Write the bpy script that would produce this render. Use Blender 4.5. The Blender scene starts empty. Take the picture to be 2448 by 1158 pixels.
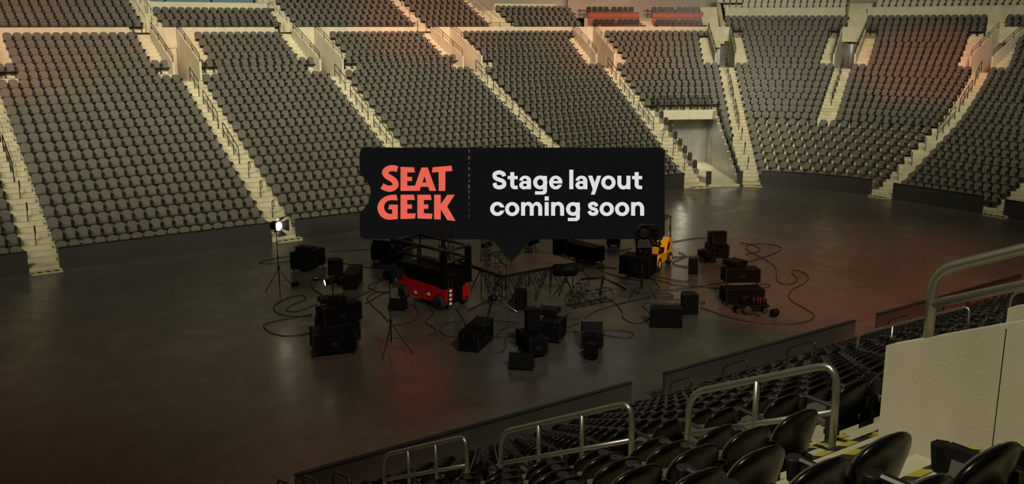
import bpy, math, random
from mathutils import Vector, Matrix
from mathutils.geometry import tessellate_polygon
from mathutils.bvhtree import BVHTree
random.seed(7)
C = bpy.context.scene.collection
PI = math.pi
R_ = math.radians

# ------------------------------------------------------------------ camera
F_PX, CAMH = 2300.0, 10.3
PITCH = math.atan2(519.0, F_PX)
YAW = math.atan2(3376.0, math.hypot(F_PX, 519.0))
cy_, sy_ = math.cos(YAW), math.sin(YAW)
FWD = Vector((cy_*math.cos(PITCH), sy_*math.cos(PITCH), -math.sin(PITCH)))
RGT = Vector((sy_, -cy_, 0))
UPV = RGT.cross(FWD)
EYE = Vector((0, 0, CAMH))
cam_data = bpy.data.cameras.new('camera'); cam = bpy.data.objects.new('camera', cam_data); C.objects.link(cam)
cam_data.sensor_width = 36; cam_data.lens = 36*F_PX/2448
cam_data.clip_end = 500
rot = Matrix((RGT, UPV, -FWD)).transposed().to_4x4()
cam.matrix_world = Matrix.Translation(EYE) @ rot
bpy.context.scene.camera = cam

def fl(px, py, z=0.0):
    """the point of the arena at height z seen at this place in the photograph"""
    d = FWD*F_PX + RGT*(px-1224) - UPV*(py-579)
    return EYE + d*((z-CAMH)/d.z)
def proj(p):
    d = Vector(p)-EYE; z = d.dot(FWD)
    return (1224+F_PX*d.dot(RGT)/z, 579-F_PX*d.dot(UPV)/z, z)
def height(p, py):
    lo, hi = 0.0, 20.0
    for _ in range(40):
        m = (lo+hi)/2
        if proj((p[0], p[1], m))[1] > py: lo = m
        else: hi = m
    return lo

# ------------------------------------------------------------------ materials
def mat(name, col, rough=.6, metal=0., var=.0, scale=3., emit=None, estr=0., spec=.5, bump=0., bscale=40.):
    m = bpy.data.materials.new(name); m.use_nodes = True
    nt = m.node_tree; b = nt.nodes['Principled BSDF']
    b.inputs['Base Color'].default_value = (*col, 1); b.inputs['Roughness'].default_value = rough
    b.inputs['Metallic'].default_value = metal; b.inputs['Specular IOR Level'].default_value = spec
    if emit:
        b.inputs['Emission Color'].default_value = (*emit, 1); b.inputs['Emission Strength'].default_value = estr
    tc = nt.nodes.new('ShaderNodeTexCoord')
    if var:
        n = nt.nodes.new('ShaderNodeTexNoise'); n.inputs['Scale'].default_value = scale; n.inputs['Detail'].default_value = 6
        nt.links.new(tc.outputs['Object'], n.inputs['Vector'])
        r = nt.nodes.new('ShaderNodeValToRGB')
        r.color_ramp.elements[0].position = .3; r.color_ramp.elements[1].position = .7
        r.color_ramp.elements[0].color = tuple(c*(1-var) for c in col)+(1,)
        r.color_ramp.elements[1].color = tuple(min(1, c*(1+var)) for c in col)+(1,)
        nt.links.new(n.outputs['Fac'], r.inputs['Fac']); nt.links.new(r.outputs['Color'], b.inputs['Base Color'])
    if bump:
        n2 = nt.nodes.new('ShaderNodeTexNoise'); n2.inputs['Scale'].default_value = bscale; n2.inputs['Detail'].default_value = 4
        nt.links.new(tc.outputs['Object'], n2.inputs['Vector'])
        bp = nt.nodes.new('ShaderNodeBump'); bp.inputs['Strength'].default_value = bump; bp.inputs['Distance'].default_value = .02
        nt.links.new(n2.outputs['Fac'], bp.inputs['Height']); nt.links.new(bp.outputs['Normal'], b.inputs['Normal'])
    return m

M = {}
M['seat'] = mat('seat_pad', (.072, .067, .053), .55, var=.10, scale=.35, spec=.25)
M['shell'] = mat('black_seat_shell', (.0040, .0039, .0034), .27, spec=.24)
M['seat_pan'] = mat('seat_pan_pad', (.085, .080, .064), .55, spec=.25)
M['arm'] = mat('black_arm_plastic', (.010, .010, .009), .4)
M['lightseat'] = mat('pale_seat_plastic', (.32, .29, .215), .5, var=.12, scale=.4)
M['rail'] = mat('brushed_steel_rail', (.36, .35, .29), .36, metal=.85)
M['darkrail'] = mat('black_painted_rail', (.016, .015, .013), .38, metal=.2)
M['pole'] = mat('matt_black_stand_tube', (.004, .004, .0036), .55, spec=.2)
M['barrier'] = mat('charcoal_barrier_board', (.026, .025, .022), .45, var=.12, scale=.8)
M['black'] = mat('black_case_laminate', (.0036, .0035, .0033), .5, var=.25, scale=3., spec=.05)
M['black2'] = mat('black_edge_trim', (.009, .0088, .0082), .4, spec=.25)
M['grille'] = mat('black_speaker_grille', (.0042, .0042, .0040), .75, spec=.06, bump=.5, bscale=160)
M['rubber'] = mat('black_rubber', (.008, .008, .008), .75)
M['cable'] = mat('black_cable', (.006, .006, .006), .55)
M['steel_dk'] = mat('dark_truss_steel', (.007, .0062, .0055), .5, metal=.2, spec=.25)
M['steel'] = mat('galvanised_steel', (.30, .29, .26), .35, metal=.9)
M['red'] = mat('red_lift_paint', (.36, .004, .009), .38, var=.08, scale=2)
M['yellow'] = mat('yellow_forklift_paint', (.78, .39, .018), .35, var=.06, scale=2)
M['lbl'] = mat('pale_warning_plate', (.62, .58, .46), .5)
M['deck'] = mat('brown_stage_plywood', (.060, .030, .022), .42, var=.25, scale=1.5)
M['redwood'] = mat('red_wood_counter', (.20, .045, .026), .5, var=.15, scale=2)
M['lamp'] = mat('lit_lamp_lens', (1, .9, .75), .3, emit=(1, .85, .6), estr=14)
M['lampoff'] = mat('unlit_lamp_lens', (.02, .018, .017), .15, metal=.3)
M['hazy'] = mat('hazard_yellow', (.62, .52, .03), .6, var=.2, scale=6)
M['bluegrey'] = mat('blue_grey_window', (.10, .16, .18), .2)
M['sign'] = mat('black_sign_face', (.0008, .0008, .0008), .9, emit=(.0056, .0054, .0056), estr=1.0, spec=.0)
M['signred'] = mat('coral_sign_letter', (.01, .002, .002), .9, emit=(.79, .122, .076), estr=1, spec=.0)
M['signwhite'] = mat('white_sign_letter', (.01, .01, .01), .9, emit=(.71, .71, .715), estr=1, spec=.0)
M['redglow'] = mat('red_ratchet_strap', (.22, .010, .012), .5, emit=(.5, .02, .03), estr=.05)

def concrete(name, base, rough, streak=.35):
    m = bpy.data.materials.new(name); m.use_nodes = True
    nt = m.node_tree; b = nt.nodes['Principled BSDF']; b.inputs['Roughness'].default_value = rough
    tc = nt.nodes.new('ShaderNodeTexCoord')
    def noise(scale, det, vec=(1, 1, 1)):
        mp = nt.nodes.new('ShaderNodeMapping'); mp.inputs['Scale'].default_value = vec
        nt.links.new(tc.outputs['Object'], mp.inputs['Vector'])
        n = nt.nodes.new('ShaderNodeTexNoise'); n.inputs['Scale'].default_value = scale; n.inputs['Detail'].default_value = det
        nt.links.new(mp.outputs['Vector'], n.inputs['Vector']); return n
    n1 = noise(.7, 8); n2 = noise(2.2, 5, (1, 1, .25)); n3 = noise(48, 3)
    mx = nt.nodes.new('ShaderNodeMath'); mx.operation = 'MULTIPLY_ADD'; mx.inputs[1].default_value = .5
    nt.links.new(n1.outputs['Fac'], mx.inputs[0])
    ml = nt.nodes.new('ShaderNodeMath'); ml.operation = 'MULTIPLY'; ml.inputs[1].default_value = .5
    nt.links.new(n2.outputs['Fac'], ml.inputs[0]); nt.links.new(ml.outputs[0], mx.inputs[2])
    r = nt.nodes.new('ShaderNodeValToRGB'); r.color_ramp.elements[0].position = .32; r.color_ramp.elements[1].position = .68
    r.color_ramp.elements[0].color = tuple(c*(1-streak) for c in base)+(1,)
    r.color_ramp.elements[1].color = tuple(min(1, c*(1+streak*.6)) for c in base)+(1,)
    nt.links.new(mx.outputs[0], r.inputs['Fac'])
    # small pits and speckle
    r2 = nt.nodes.new('ShaderNodeValToRGB'); r2.color_ramp.elements[0].position = .22; r2.color_ramp.elements[1].position = .31
    r2.color_ramp.elements[0].color = (.55, .52, .48, 1); r2.color_ramp.elements[1].color = (1, 1, 1, 1)
    nt.links.new(n3.outputs['Fac'], r2.inputs['Fac'])
    mm = nt.nodes.new('ShaderNodeMix'); mm.data_type = 'RGBA'; mm.blend_type = 'MULTIPLY'; mm.inputs['Factor'].default_value = 1
    nt.links.new(r.outputs['Color'], mm.inputs[6]); nt.links.new(r2.outputs['Color'], mm.inputs[7])
    nt.links.new(mm.outputs[2], b.inputs['Base Color'])
    bp = nt.nodes.new('ShaderNodeBump'); bp.inputs['Strength'].default_value = .25; bp.inputs['Distance'].default_value = .01
    nt.links.new(n3.outputs['Fac'], bp.inputs['Height']); nt.links.new(bp.outputs['Normal'], b.inputs['Normal'])
    return m
M['concrete'] = concrete('terrace_concrete', (.40, .365, .245), .8, .22)
M['wallconc'] = concrete('wall_concrete', (.42, .385, .27), .75, .2)
M['steelwall'] = mat('brushed_steel_lining', (.36, .35, .32), .34, metal=.75, var=.22, scale=.9)
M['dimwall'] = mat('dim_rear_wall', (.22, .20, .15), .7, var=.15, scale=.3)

def floor_material():
    m = bpy.data.materials.new('polished_dark_concrete'); m.use_nodes = True
    nt = m.node_tree; b = nt.nodes['Principled BSDF']
    tc = nt.nodes.new('ShaderNodeTexCoord')
    def noise(scale, det, dist=0., vec=(1, 1, 1)):
        mp = nt.nodes.new('ShaderNodeMapping'); mp.inputs['Scale'].default_value = vec
        nt.links.new(tc.outputs['Object'], mp.inputs['Vector'])
        n = nt.nodes.new('ShaderNodeTexNoise'); n.inputs['Scale'].default_value = scale
        n.inputs['Detail'].default_value = det; n.inputs['Distortion'].default_value = dist
        nt.links.new(mp.outputs['Vector'], n.inputs['Vector']); return n
    def ramp(src, stops):
        r = nt.nodes.new('ShaderNodeValToRGB'); e = r.color_ramp.elements
        e[0].position, e[0].color = stops[0][0], (*stops[0][1], 1); e[1].position, e[1].color = stops[1][0], (*stops[1][1], 1)
        nt.links.new(src.outputs['Fac'], r.inputs['Fac']); return r
    def mix(a, b_, mode, fac=1.):
        x = nt.nodes.new('ShaderNodeMix'); x.data_type = 'RGBA'; x.blend_type = mode; x.inputs['Factor'].default_value = fac
        nt.links.new(a, x.inputs[6]); nt.links.new(b_, x.inputs[7]); return x.outputs[2]
    big = ramp(noise(.16, 7, .8), [(.32, (.040, .0395, .0325)), (.70, (.060, .058, .048))])
    mid = ramp(noise(1.1, 8, .4), [(.3, (.84, .84, .84)), (.72, (1.13, 1.12, 1.10))])
    fine = ramp(noise(9, 5, .3, (1, .35, 1)), [(.3, (.82, .82, .82)), (.7, (1.16, 1.16, 1.16))])
    redtint = ramp(noise(.22, 4, .6), [(.5, (1, 1, 1)), (.72, (1.25, .95, .86))])  # broad irregular patches tinted slightly reddish
    col = mix(mix(mix(big.outputs[0], mid.outputs[0], 'MULTIPLY'), fine.outputs[0], 'MULTIPLY'), redtint.outputs[0], 'MULTIPLY')
    # thin pale scuffs gathered in a few places
    sc1 = ramp(noise(6.5, 9, 2.2), [(.66, (0, 0, 0)), (.74, (1, 1, 1))])
    sc2 = ramp(noise(.35, 2), [(.52, (0, 0, 0)), (.66, (1, 1, 1))])
    scm = mix(sc1.outputs[0], sc2.outputs[0], 'MULTIPLY')
    pale = nt.nodes.new('ShaderNodeMix'); pale.data_type = 'RGBA'
    nt.links.new(scm, pale.inputs['Factor']); nt.links.new(col, pale.inputs[6]); pale.inputs[7].default_value = (.10, .09, .068, 1)
    nt.links.new(pale.outputs[2], b.inputs['Base Color'])
    rr = ramp(noise(.8, 7, .5), [(.3, (.23, .23, .23)), (.7, (.33, .33, .33))])
    nt.links.new(rr.outputs['Color'], b.inputs['Roughness'])
    b.inputs['Specular IOR Level'].default_value = .35
    bp = nt.nodes.new('ShaderNodeBump'); bp.inputs['Strength'].default_value = .025; bp.inputs['Distance'].default_value = .01
    n4 = noise(7, 5, .2, (1, .4, 1))
    return m
M['floor'] = floor_material()

def hazard_mat():
    m = bpy.data.materials.new('hazard_tape'); m.use_nodes = True
    nt = m.node_tree; b = nt.nodes['Principled BSDF']; b.inputs['Roughness'].default_value = .6
    tc = nt.nodes.new('ShaderNodeTexCoord'); w = nt.nodes.new('ShaderNodeTexWave')
    w.bands_direction = 'DIAGONAL'; w.inputs['Scale'].default_value = 1.9; w.inputs['Distortion'].default_value = 0
    r = nt.nodes.new('ShaderNodeValToRGB'); r.color_ramp.interpolation = 'CONSTANT'
    r.color_ramp.elements[0].color = (.012, .011, .01, 1); r.color_ramp.elements[1].position = .5
    r.color_ramp.elements[1].color = (.30, .275, .02, 1)
    nt.links.new(tc.outputs['Object'], w.inputs['Vector']); nt.links.new(w.outputs['Fac'], r.inputs['Fac'])
    nt.links.new(r.outputs['Color'], b.inputs['Base Color'])
    return m
M['hazard'] = hazard_mat()

# ------------------------------------------------------------------ mesh builder
class MB:
    def __init__(s): s.v = []; s.f = []; s.sm = []
    def add(s, vs, fs, smooth=False):
        b = len(s.v); s.v += [tuple(p) for p in vs]
        for f in fs: s.f.append(tuple(i+b for i in f)); s.sm.append(smooth)
        return s
    def box(s, c, d, rz=0., m=None, bev=0.):
        x, y, z = d[0]/2, d[1]/2, d[2]/2
        if bev:
            e = min(bev, x*.9, y*.9, z*.9); pts = []
            for sx in (-1, 1):
                for sy in (-1, 1):
                    for sz in (-1, 1):
                        pts.append((sx*(x-e), sy*(y-e), sz*z)); pts.append((sx*(x-e), sy*y, sz*(z-e))); pts.append((sx*x, sy*(y-e), sz*(z-e)))
            I = lambda sx, sy, sz, k: ((sx*2+sy)*2+sz)*3+k
            fs = []
            for sz in (0, 1): fs.append([I(0,0,sz,0), I(1,0,sz,0), I(1,1,sz,0), I(0,1,sz,0)])
            for sy in (0, 1): fs.append([I(0,sy,0,1), I(1,sy,0,1), I(1,sy,1,1), I(0,sy,1,1)])
            for sx in (0, 1): fs.append([I(sx,0,0,2), I(sx,1,0,2), I(sx,1,1,2), I(sx,0,1,2)])
            for a in (0, 1):
                for b in (0, 1):
                    fs.append([I(0,a,b,0), I(1,a,b,0), I(1,a,b,1), I(0,a,b,1)])
                    fs.append([I(a,0,b,0), I(a,1,b,0), I(a,1,b,2), I(a,0,b,2)])
                    fs.append([I(a,b,0,1), I(a,b,1,1), I(a,b,1,2), I(a,b,0,2)])
                    for k in (0, 1): fs.append([I(a,b,k,0), I(a,b,k,1), I(a,b,k,2)])
        else:
            pts = [(-x,-y,-z),(x,-y,-z),(x,y,-z),(-x,y,-z),(-x,-y,z),(x,-y,z),(x,y,z),(-x,y,z)]
            fs = [(0,3,2,1),(4,5,6,7),(0,1,5,4),(1,2,6,5),(2,3,7,6),(3,0,4,7)]
        if m is None:
            cc, ss = math.cos(rz), math.sin(rz)
            pts = [(c[0]+p[0]*cc-p[1]*ss, c[1]+p[0]*ss+p[1]*cc, c[2]+p[2]) for p in pts]
        else: pts = [m @ (Vector(p)+Vector(c)) for p in pts]
        return s.add(pts, fs)
    def tube(s, a, b, r, n=6, r2=None): return s.path([a, b], r, n, r2)
    def path(s, P, r, n=6, r2=None, closed=False, cap=True):
        P = [Vector(p) for p in P]; N = len(P); rings = []; prev = None
        for i in range(N):
            t = (P[(i+1) % N]-P[i-1]) if closed else (P[min(i+1, N-1)]-P[max(i-1, 0)])
            if t.length < 1e-9: t = Vector((0, 0, 1))
            t.normalize()
            if prev is None:
                a = Vector((0, 0, 1)) if abs(t.z) < .9 else Vector((1, 0, 0))
                u = t.cross(a).normalized()
            else:
                u = (prev-t*prev.dot(t))
                u = u.normalized() if u.length > 1e-6 else t.orthogonal().normalized()
            prev = u; w = t.cross(u)
            rr = r if r2 is None else r+(r2-r)*i/(N-1)
            rings.append([P[i]+(u*math.cos(2*PI*k/n)+w*math.sin(2*PI*k/n))*rr for k in range(n)])
        vs = [p for g in rings for p in g]; fs = []
        for i in range(N if closed else N-1):
            j = (i+1) % N
            for k in range(n): fs.append((i*n+k, i*n+(k+1) % n, j*n+(k+1) % n, j*n+k))
        b = len(s.v); s.add(vs, fs, True)
        if cap and not closed:
            s.f.append(tuple(b+k for k in reversed(range(n)))); s.sm.append(False)
            s.f.append(tuple(b+(N-1)*n+k for k in range(n))); s.sm.append(False)
        return s
    def prism(s, poly, m, depth):
        """2-D polygon in the x,z plane of matrix m, pushed along its y by depth"""
        n = len(poly); vs = [m @ Vector((p[0], 0, p[1])) for p in poly]+[m @ Vector((p[0], depth, p[1])) for p in poly]
        fs = [tuple(range(n)), tuple(reversed(range(n, 2*n)))]+[(i, i+n, (i+1) % n+n, (i+1) % n) for i in range(n)]
        return s.add(vs, fs)
    def lathe(s, prof, m, n=16):
        vs = []; fs = []
        for (r, z) in prof:
            for k in range(n): vs.append(m @ Vector((r*math.cos(2*PI*k/n), r*math.sin(2*PI*k/n), z)))
        for i in range(len(prof)-1):
            for k in range(n): fs.append((i*n+k, i*n+(k+1) % n, (i+1)*n+(k+1) % n, (i+1)*n+k))
        b = len(s.v); s.add(vs, fs, True)
        s.f.append(tuple(b+k for k in reversed(range(n)))); s.sm.append(False)
        s.f.append(tuple(b+(len(prof)-1)*n+k for k in range(n))); s.sm.append(False)
        return s
    def poly(s, pts3, flip=False):
        tri = tessellate_polygon([[Vector(p) for p in pts3]])
        return s.add(pts3, [tuple(t) for t in tri])
    def mesh(s, name, mats):
        me = bpy.data.meshes.new(name); me.from_pydata(s.v, [], s.f); 
        for x in (mats if isinstance(mats, (list, tuple)) else [mats]): me.materials.append(x)
        me.polygons.foreach_set('use_smooth', s.sm); me.update(); return me
    def build(s, name, mats, parent=None, origin=None):
        if origin is not None:
            o = Vector(origin); s.v = [(p[0]-o.x, p[1]-o.y, p[2]-o.z) for p in s.v]
        ob = bpy.data.objects.new(name, s.mesh(name, mats)); C.objects.link(ob)
        if parent is not None: ob.parent = parent
        elif origin is not None: ob.location = origin
        return ob
def consistent(me):
    import bmesh
    bm = bmesh.new(); bm.from_mesh(me); bmesh.ops.recalc_face_normals(bm, faces=bm.faces); bm.to_mesh(me); bm.free()

def tag(o, label=None, cat=None, group=None, kind=None):
    if label: o['label'] = label
    if cat: o['category'] = cat
    if group: o['group'] = group
    if kind: o['kind'] = kind
    return o
def thing(name, label, cat, loc=(0, 0, 0), rz=0., group=None):
    o = bpy.data.objects.new(name, None); C.objects.link(o); o.location = loc; o.rotation_euler = (0, 0, rz)
    o.empty_display_size = .2
    return tag(o, label, cat, group)
def struct(name, mb, m, label=None):
    o = mb.build(name, m); return tag(o, label, None, None, 'structure')
ORD = 'first second third fourth fifth sixth seventh eighth ninth tenth eleventh twelfth thirteenth fourteenth fifteenth sixteenth seventeenth eighteenth nineteenth twentieth'.split()
def ordn(i): return ORD[i] if i < 20 else ('twenty-'+ORD[i-20] if i < 29 else '%dth' % (i+1))
# ------------------------------------------------------------------ the bowl
U1, U2, U3, U4 = 43.05, 53.05, 61.55, 71.55
RC = 8.7
O0, DP, Z0, RS = 1.25, .786, .23, .402
def nrm(u):
    if u <= U1: return (0., 1.)
    if u <= U2: a = R_(90-(u-U1)*9); return (math.cos(a), math.sin(a))
    if u <= U3: return (1., 0.)
    if u <= U4: a = R_(-(u-U3)*9); return (math.cos(a), math.sin(a))
    return (0., -1.)
def pos(u, o):
    n = nrm(u)
    if u <= U1: return (u, 44+o)
    if u <= U2: return (43.05+n[0]*(RC+o), 35.3+n[1]*(RC+o))
    if u <= U3: return (51.75+o, 35.3-(u-U2))
    if u <= U4: return (43.05+n[0]*(RC+o), 26.8+n[1]*(RC+o))
    return (43.05-(u-U4), 18.1-o)
def P3(u, o, z): p = pos(u, o); return Vector((p[0], p[1], z))
def duds(u, o):               # u per metre along the row
    return 1/((RC+o)*PI/20) if (U1 < u <= U2 or U3 < u <= U4) else 1.
def S_of(u, o):               # metres along the row at offset o
    k = (RC+o)*PI/20; s = min(u, U1)
    if u > U1: s += (min(u, U2)-U1)*k
    if u > U2: s += min(u, U3)-U2
    if u > U3: s += (min(u, U4)-U3)*k
    if u > U4: s += u-U4
    return s
def U_of(s, o):
    k = (RC+o)*PI/20
    for a, b, q in ((-1e9, U1, 1), (U1, U2, k), (U2, U3, 1), (U3, U4, k), (U4, 1e9, 1)):
        s0, s1 = (S_of(a, o) if a > -1e8 else -1e9), (S_of(b, o) if b < 1e8 else 1e9)
        if s <= s1: return (b-(s1-s)/q) if a < -1e8 else a+(s-s0)/q
def ang(u): return 90-(u-U1)*9          # degrees on the far right corner
def u_ang(a): return U1+(90-a)/9
def zrow(k): return Z0+RS*k
def orow(k): return O0+DP*k
def ztread(o):                # tread of the aisle stairs at offset o
    if o < .55: return .2 if o < .30 else zrow(0)
    k = math.ceil((o-.1-O0)/DP-1e-6); k = max(k, 0)
    return zrow(k)+(.2 if o > orow(k)+.1-.39 else 0)

MIR = 114.6
AIS = [  # centre u (as a function of o), first row, name
    (lambda o: 6.47, 0), (lambda o: 17.35, 0), (lambda o: 26.6, 0), (lambda o: 37.4, 0),
    (lambda o: u_ang(75), 0), (lambda o: u_ang(51), 0), (lambda o: u_ang(29), 8), (lambda o: 53.62-.075*o, 0),
]
AIS_NEAR = [(lambda o: 60.98+.075*o, 0), (lambda o: MIR-u_ang(51), 0), (lambda o: MIR-u_ang(75), 0), (lambda o: 77.2, 0), (lambda o: 87.9, 0), (lambda o: 97.45, 0), (lambda o: 108.05, 0)]
TUN = (70.6, 56.4)            # the floor-level tunnel, degrees on the corner
NROW, NEND = 22, 25           # last row of the straight and of the end stands
def lastrow(u): return NEND if 47.3 < u < 67.3 else NROW

# --- terraces (concrete steps the rows stand on)
brk = {U1, U2, U3, U4, -9., 116.5, u_ang(TUN[0]), u_ang(TUN[1]), 47.3, 67.3}
for f, k0 in AIS+AIS_NEAR:
    for o in (15.,):
        u = f(o); d = .72*duds(u, o); brk |= {u-d, u+d}
u = -9.
while u < 116.5:
    brk.add(u); u += (.4 if (U1 < u < U2 or U3 < u < U4) else 2.)
us = sorted(brk); us = [u for i, u in enumerate(us) if i == 0 or u-us[i-1] > 1e-4]
def in_vom(u):
    for f, k0 in AIS+AIS_NEAR:
        c = f(15.)
        if abs(u-c) < .72*duds(c, 15.)-1e-3: return True
    return False
tb = MB()
for a, b in zip(us, us[1:]):
    m = (a+b)/2
    tun = TUN[1] < ang(m) < TUN[0]
    for k in range(0, lastrow(m)+1):
        if tun and k < 10: continue
        if in_vom(m) and 17 <= k <= 22: continue
        o0 = .06 if k == 0 else orow(k)+.1-DP; o1 = orow(k)+.1; z = zrow(k)
        zn = zrow(k+1)
        tb.add([P3(a, o0, z), P3(b, o0, z), P3(b, o1, z), P3(a, o1, z), P3(b, o1, zn), P3(a, o1, zn)], [(0, 1, 2, 3), (3, 2, 4, 5)])
        if k == 0: tb.add([P3(a, o0, 0), P3(b, o0, 0), P3(b, o0, z), P3(a, o0, z)], [(0, 1, 2, 3)])
struct('floor_terraces', tb, M['concrete'], 'pale concrete terraces stepping up under the seat rows')

fb = MB(); fb.poly([(-30, 14, 0), (62, 14, 0), (62, 48, 0), (-30, 48, 0)])
struct('floor', fb, M['floor'], 'dark polished concrete arena floor')

# --- stairs in the aisles
def stairs(f, k0, k1, w, offs=0., hz_all=False):
    sb = MB(); hb = MB()
    def block(oa, ob, za, zb, ww=w, off=offs):
        pts = []
        for z in (za, zb):
            for o in (oa, ob):
                u = f(o); d = duds(u, o)
                pts += [P3(u+(off-ww/2)*d, o, z), P3(u+(off+ww/2)*d, o, z)]
        sb.add(pts, [(0, 1, 3, 2), (4, 6, 7, 5), (0, 4, 5, 1), (2, 3, 7, 6), (0, 2, 6, 4), (1, 5, 7, 3)])
    def strip(oa, z, ww=w, off=offs):
        u = f(oa); d = duds(u, oa)
        A, B = P3(u+(off-ww/2)*d, oa-.006, z+.006), P3(u+(off+ww/2)*d, oa-.006, z+.006)
        A2, B2 = P3(u+(off-ww/2)*d, oa+.055, z+.006), P3(u+(off+ww/2)*d, oa+.055, z+.006)
        A3, B3 = A-Vector((0, 0, .05)), B-Vector((0, 0, .05))
        hb.add([A, B, B2, A2, A3, B3], [(0, 1, 2, 3), (0, 1, 5, 4)])
    for k in range(k0, k1+1):
        e = orow(k)+.1
        block(e-.39, e, zrow(k)-.02, zrow(k)+.201)
        if hz_all and (k % hz_all == 0): strip(e-.39, zrow(k)+.201); strip(e, zrow(k+1))
    if k0 == 0:
        block(-.34, .07, 0, .115); strip(-.34, .115)
    ob = sb.build('floor_stairs', M['concrete']); tag(ob, 'pale concrete aisle stairs between seat sections', None, None, 'structure')
    if hb.v:
        h = hb.build('nosing_tape', M['hazard'], ob)
for i, (f, k0) in enumerate(AIS): stairs(f, k0, 16, 1.22)
for i, (f, k0) in enumerate(AIS_NEAR): stairs(f, k0, 16, 1.22, 0., 1 if i == 6 else 0)
# side stairs beside each upper portal
for i, (f, k0) in enumerate(AIS+AIS_NEAR):
    near = 2 if i == len(AIS)+6 else 0
    k_ = 17 if (near or i in (5, 6, 7)) else 19; stairs(f, k_, 22, 1.05, -1.38, near); stairs(f, k_, 22, 1.05, 1.38, near)
# steps bridging the gap in the parapet up to the upper stairs
for c in (17.35, 26.6, 37.4):
    sb = MB()
    for k in range(4): sb.box((c-1.05, 44+18.55+.20*k+.3, 9.0+.2*k), (1.75, .6, .43))
    struct('floor_link_stairs', sb, M['concrete'], 'pale concrete steps through the parapet')

# --- upper portals (concrete cheek walls, lintel, floor, back wall)
def portal(f, i, metal, fo=14.42, names=('', '')):
    wb = MB(); th = .13
    top = lambda o: 8.18+.455*(o-14.48)
    for sgn in (-1, 1):
        P = []
        for o in (fo, 18.75):
            u = f(15.); d = duds(u, 15.)
            for q in (.72, .72+th):
                for z in (6.2, top(o)): P.append(P3(u+sgn*q*d, o, z))
        wb.add(P, [(0, 1, 3, 2), (4, 6, 7, 5), (1, 5, 7, 3), (0, 4, 5, 1), (2, 3, 7, 6), (0, 2, 6, 4)])
    u = f(15.); d = duds(u, 15.); a, b = u-.72*d, u+.72*d
    # floor, lintel over the passage
    wb.add([P3(a, fo-.1, 7.0), P3(b, fo-.1, 7.0), P3(b, 23, 7.0), P3(a, 23, 7.0), P3(a, fo-.1, 6.3), P3(b, fo-.1, 6.3)], [(0, 1, 2, 3), (0, 1, 5, 4)])
    wb.add([P3(a, 18.68, 9.0), P3(b, 18.68, 9.0), P3(b, 18.68, 10.17), P3(a, 18.68, 10.17), P3(a, 23, 9.0), P3(b, 23, 9.0), P3(a, 18.9, 10.17), P3(b, 18.9, 10.17)], [(0, 1, 2, 3), (0, 1, 5, 4), (3, 2, 7, 6)])
    o = wb.build('wall_portal', M['wallconc']); tag(o, 'pale concrete portal walls with sloping tops above the aisle stairs', None, None, 'structure')
    pb = MB()
    a, b = u-.715*d, u+.715*d
    if metal:
        N = 8; top_o = 9.0
        for j in range(N):
            t0, t1 = j/N, (j+1)/N
            oo = lambda t: 18.72+.5*math.sin(PI*t)
            pb.add([P3(a+(b-a)*t0, oo(t0), 7.0), P3(a+(b-a)*t1, oo(t1), 7.0), P3(a+(b-a)*t1, oo(t1), 9.1), P3(a+(b-a)*t0, oo(t0), 9.1)], [(0, 1, 2, 3)], True)
    else:
        pb.add([P3(a, 18.80, 7.0), P3(b, 18.80, 7.0), P3(b, 18.80, 9.1), P3(a, 18.80, 9.1)], [(0, 1, 2, 3)])
    tag(pb.build('wall_passage', M['steelwall'] if metal else M['wallconc']), 'rear wall of the portal passage', None, None, 'structure')
for i, (f, k0) in enumerate(AIS): portal(f, i, i >= 5)
for i, (f, k0) in enumerate(AIS_NEAR): portal(f, i, False)

# --- parapet wall behind the lower rows, and the wall behind the end rows
def wall_strip(name, ua, ub, o, z0, z1, th, m, label=None, skip=lambda u: False, step=.5):
    wb = MB(); n = max(1, int((ub-ua)/step))
    for j in range(n):
        a, b = ua+(ub-ua)*j/n, ua+(ub-ua)*(j+1)/n
        if skip((a+b)/2): continue
        wb.add([P3(a, o, z0), P3(b, o, z0), P3(b, o, z1), P3(a, o, z1), P3(b, o+th, z1), P3(a, o+th, z1), P3(b, o+th, z0), P3(a, o+th, z0)],
               [(0, 1, 2, 3), (3, 2, 4, 5), (5, 4, 6, 7), (0, 3, 5, 7), (1, 6, 4, 2)])
    return struct(name, wb, m, label)
gap_up = lambda u: any(abs(u-f(15.)+1.35) < .62 for f, _ in AIS[1:4])
wall_strip('wall_parapet', -9, 47.35, 18.72, 8.9, 10.17, .14, M['wallconc'], 'pale concrete parapet above the top row of the lower stand', gap_up, .25)
wall_strip('wall_parapet', 67.25, 116.5, 18.72, 8.9, 10.17, .14, M['wallconc'], 'pale concrete parapet behind the near stand')
gap_end = lambda u: abs(u-u_ang(29)) < .18
wall_strip('wall_end', 47.55, 67.1, orow(NEND)+.35, 9.9, 11.72, .2, M['wallconc'], 'pale concrete wall above the end stand', gap_end, .12)

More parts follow.
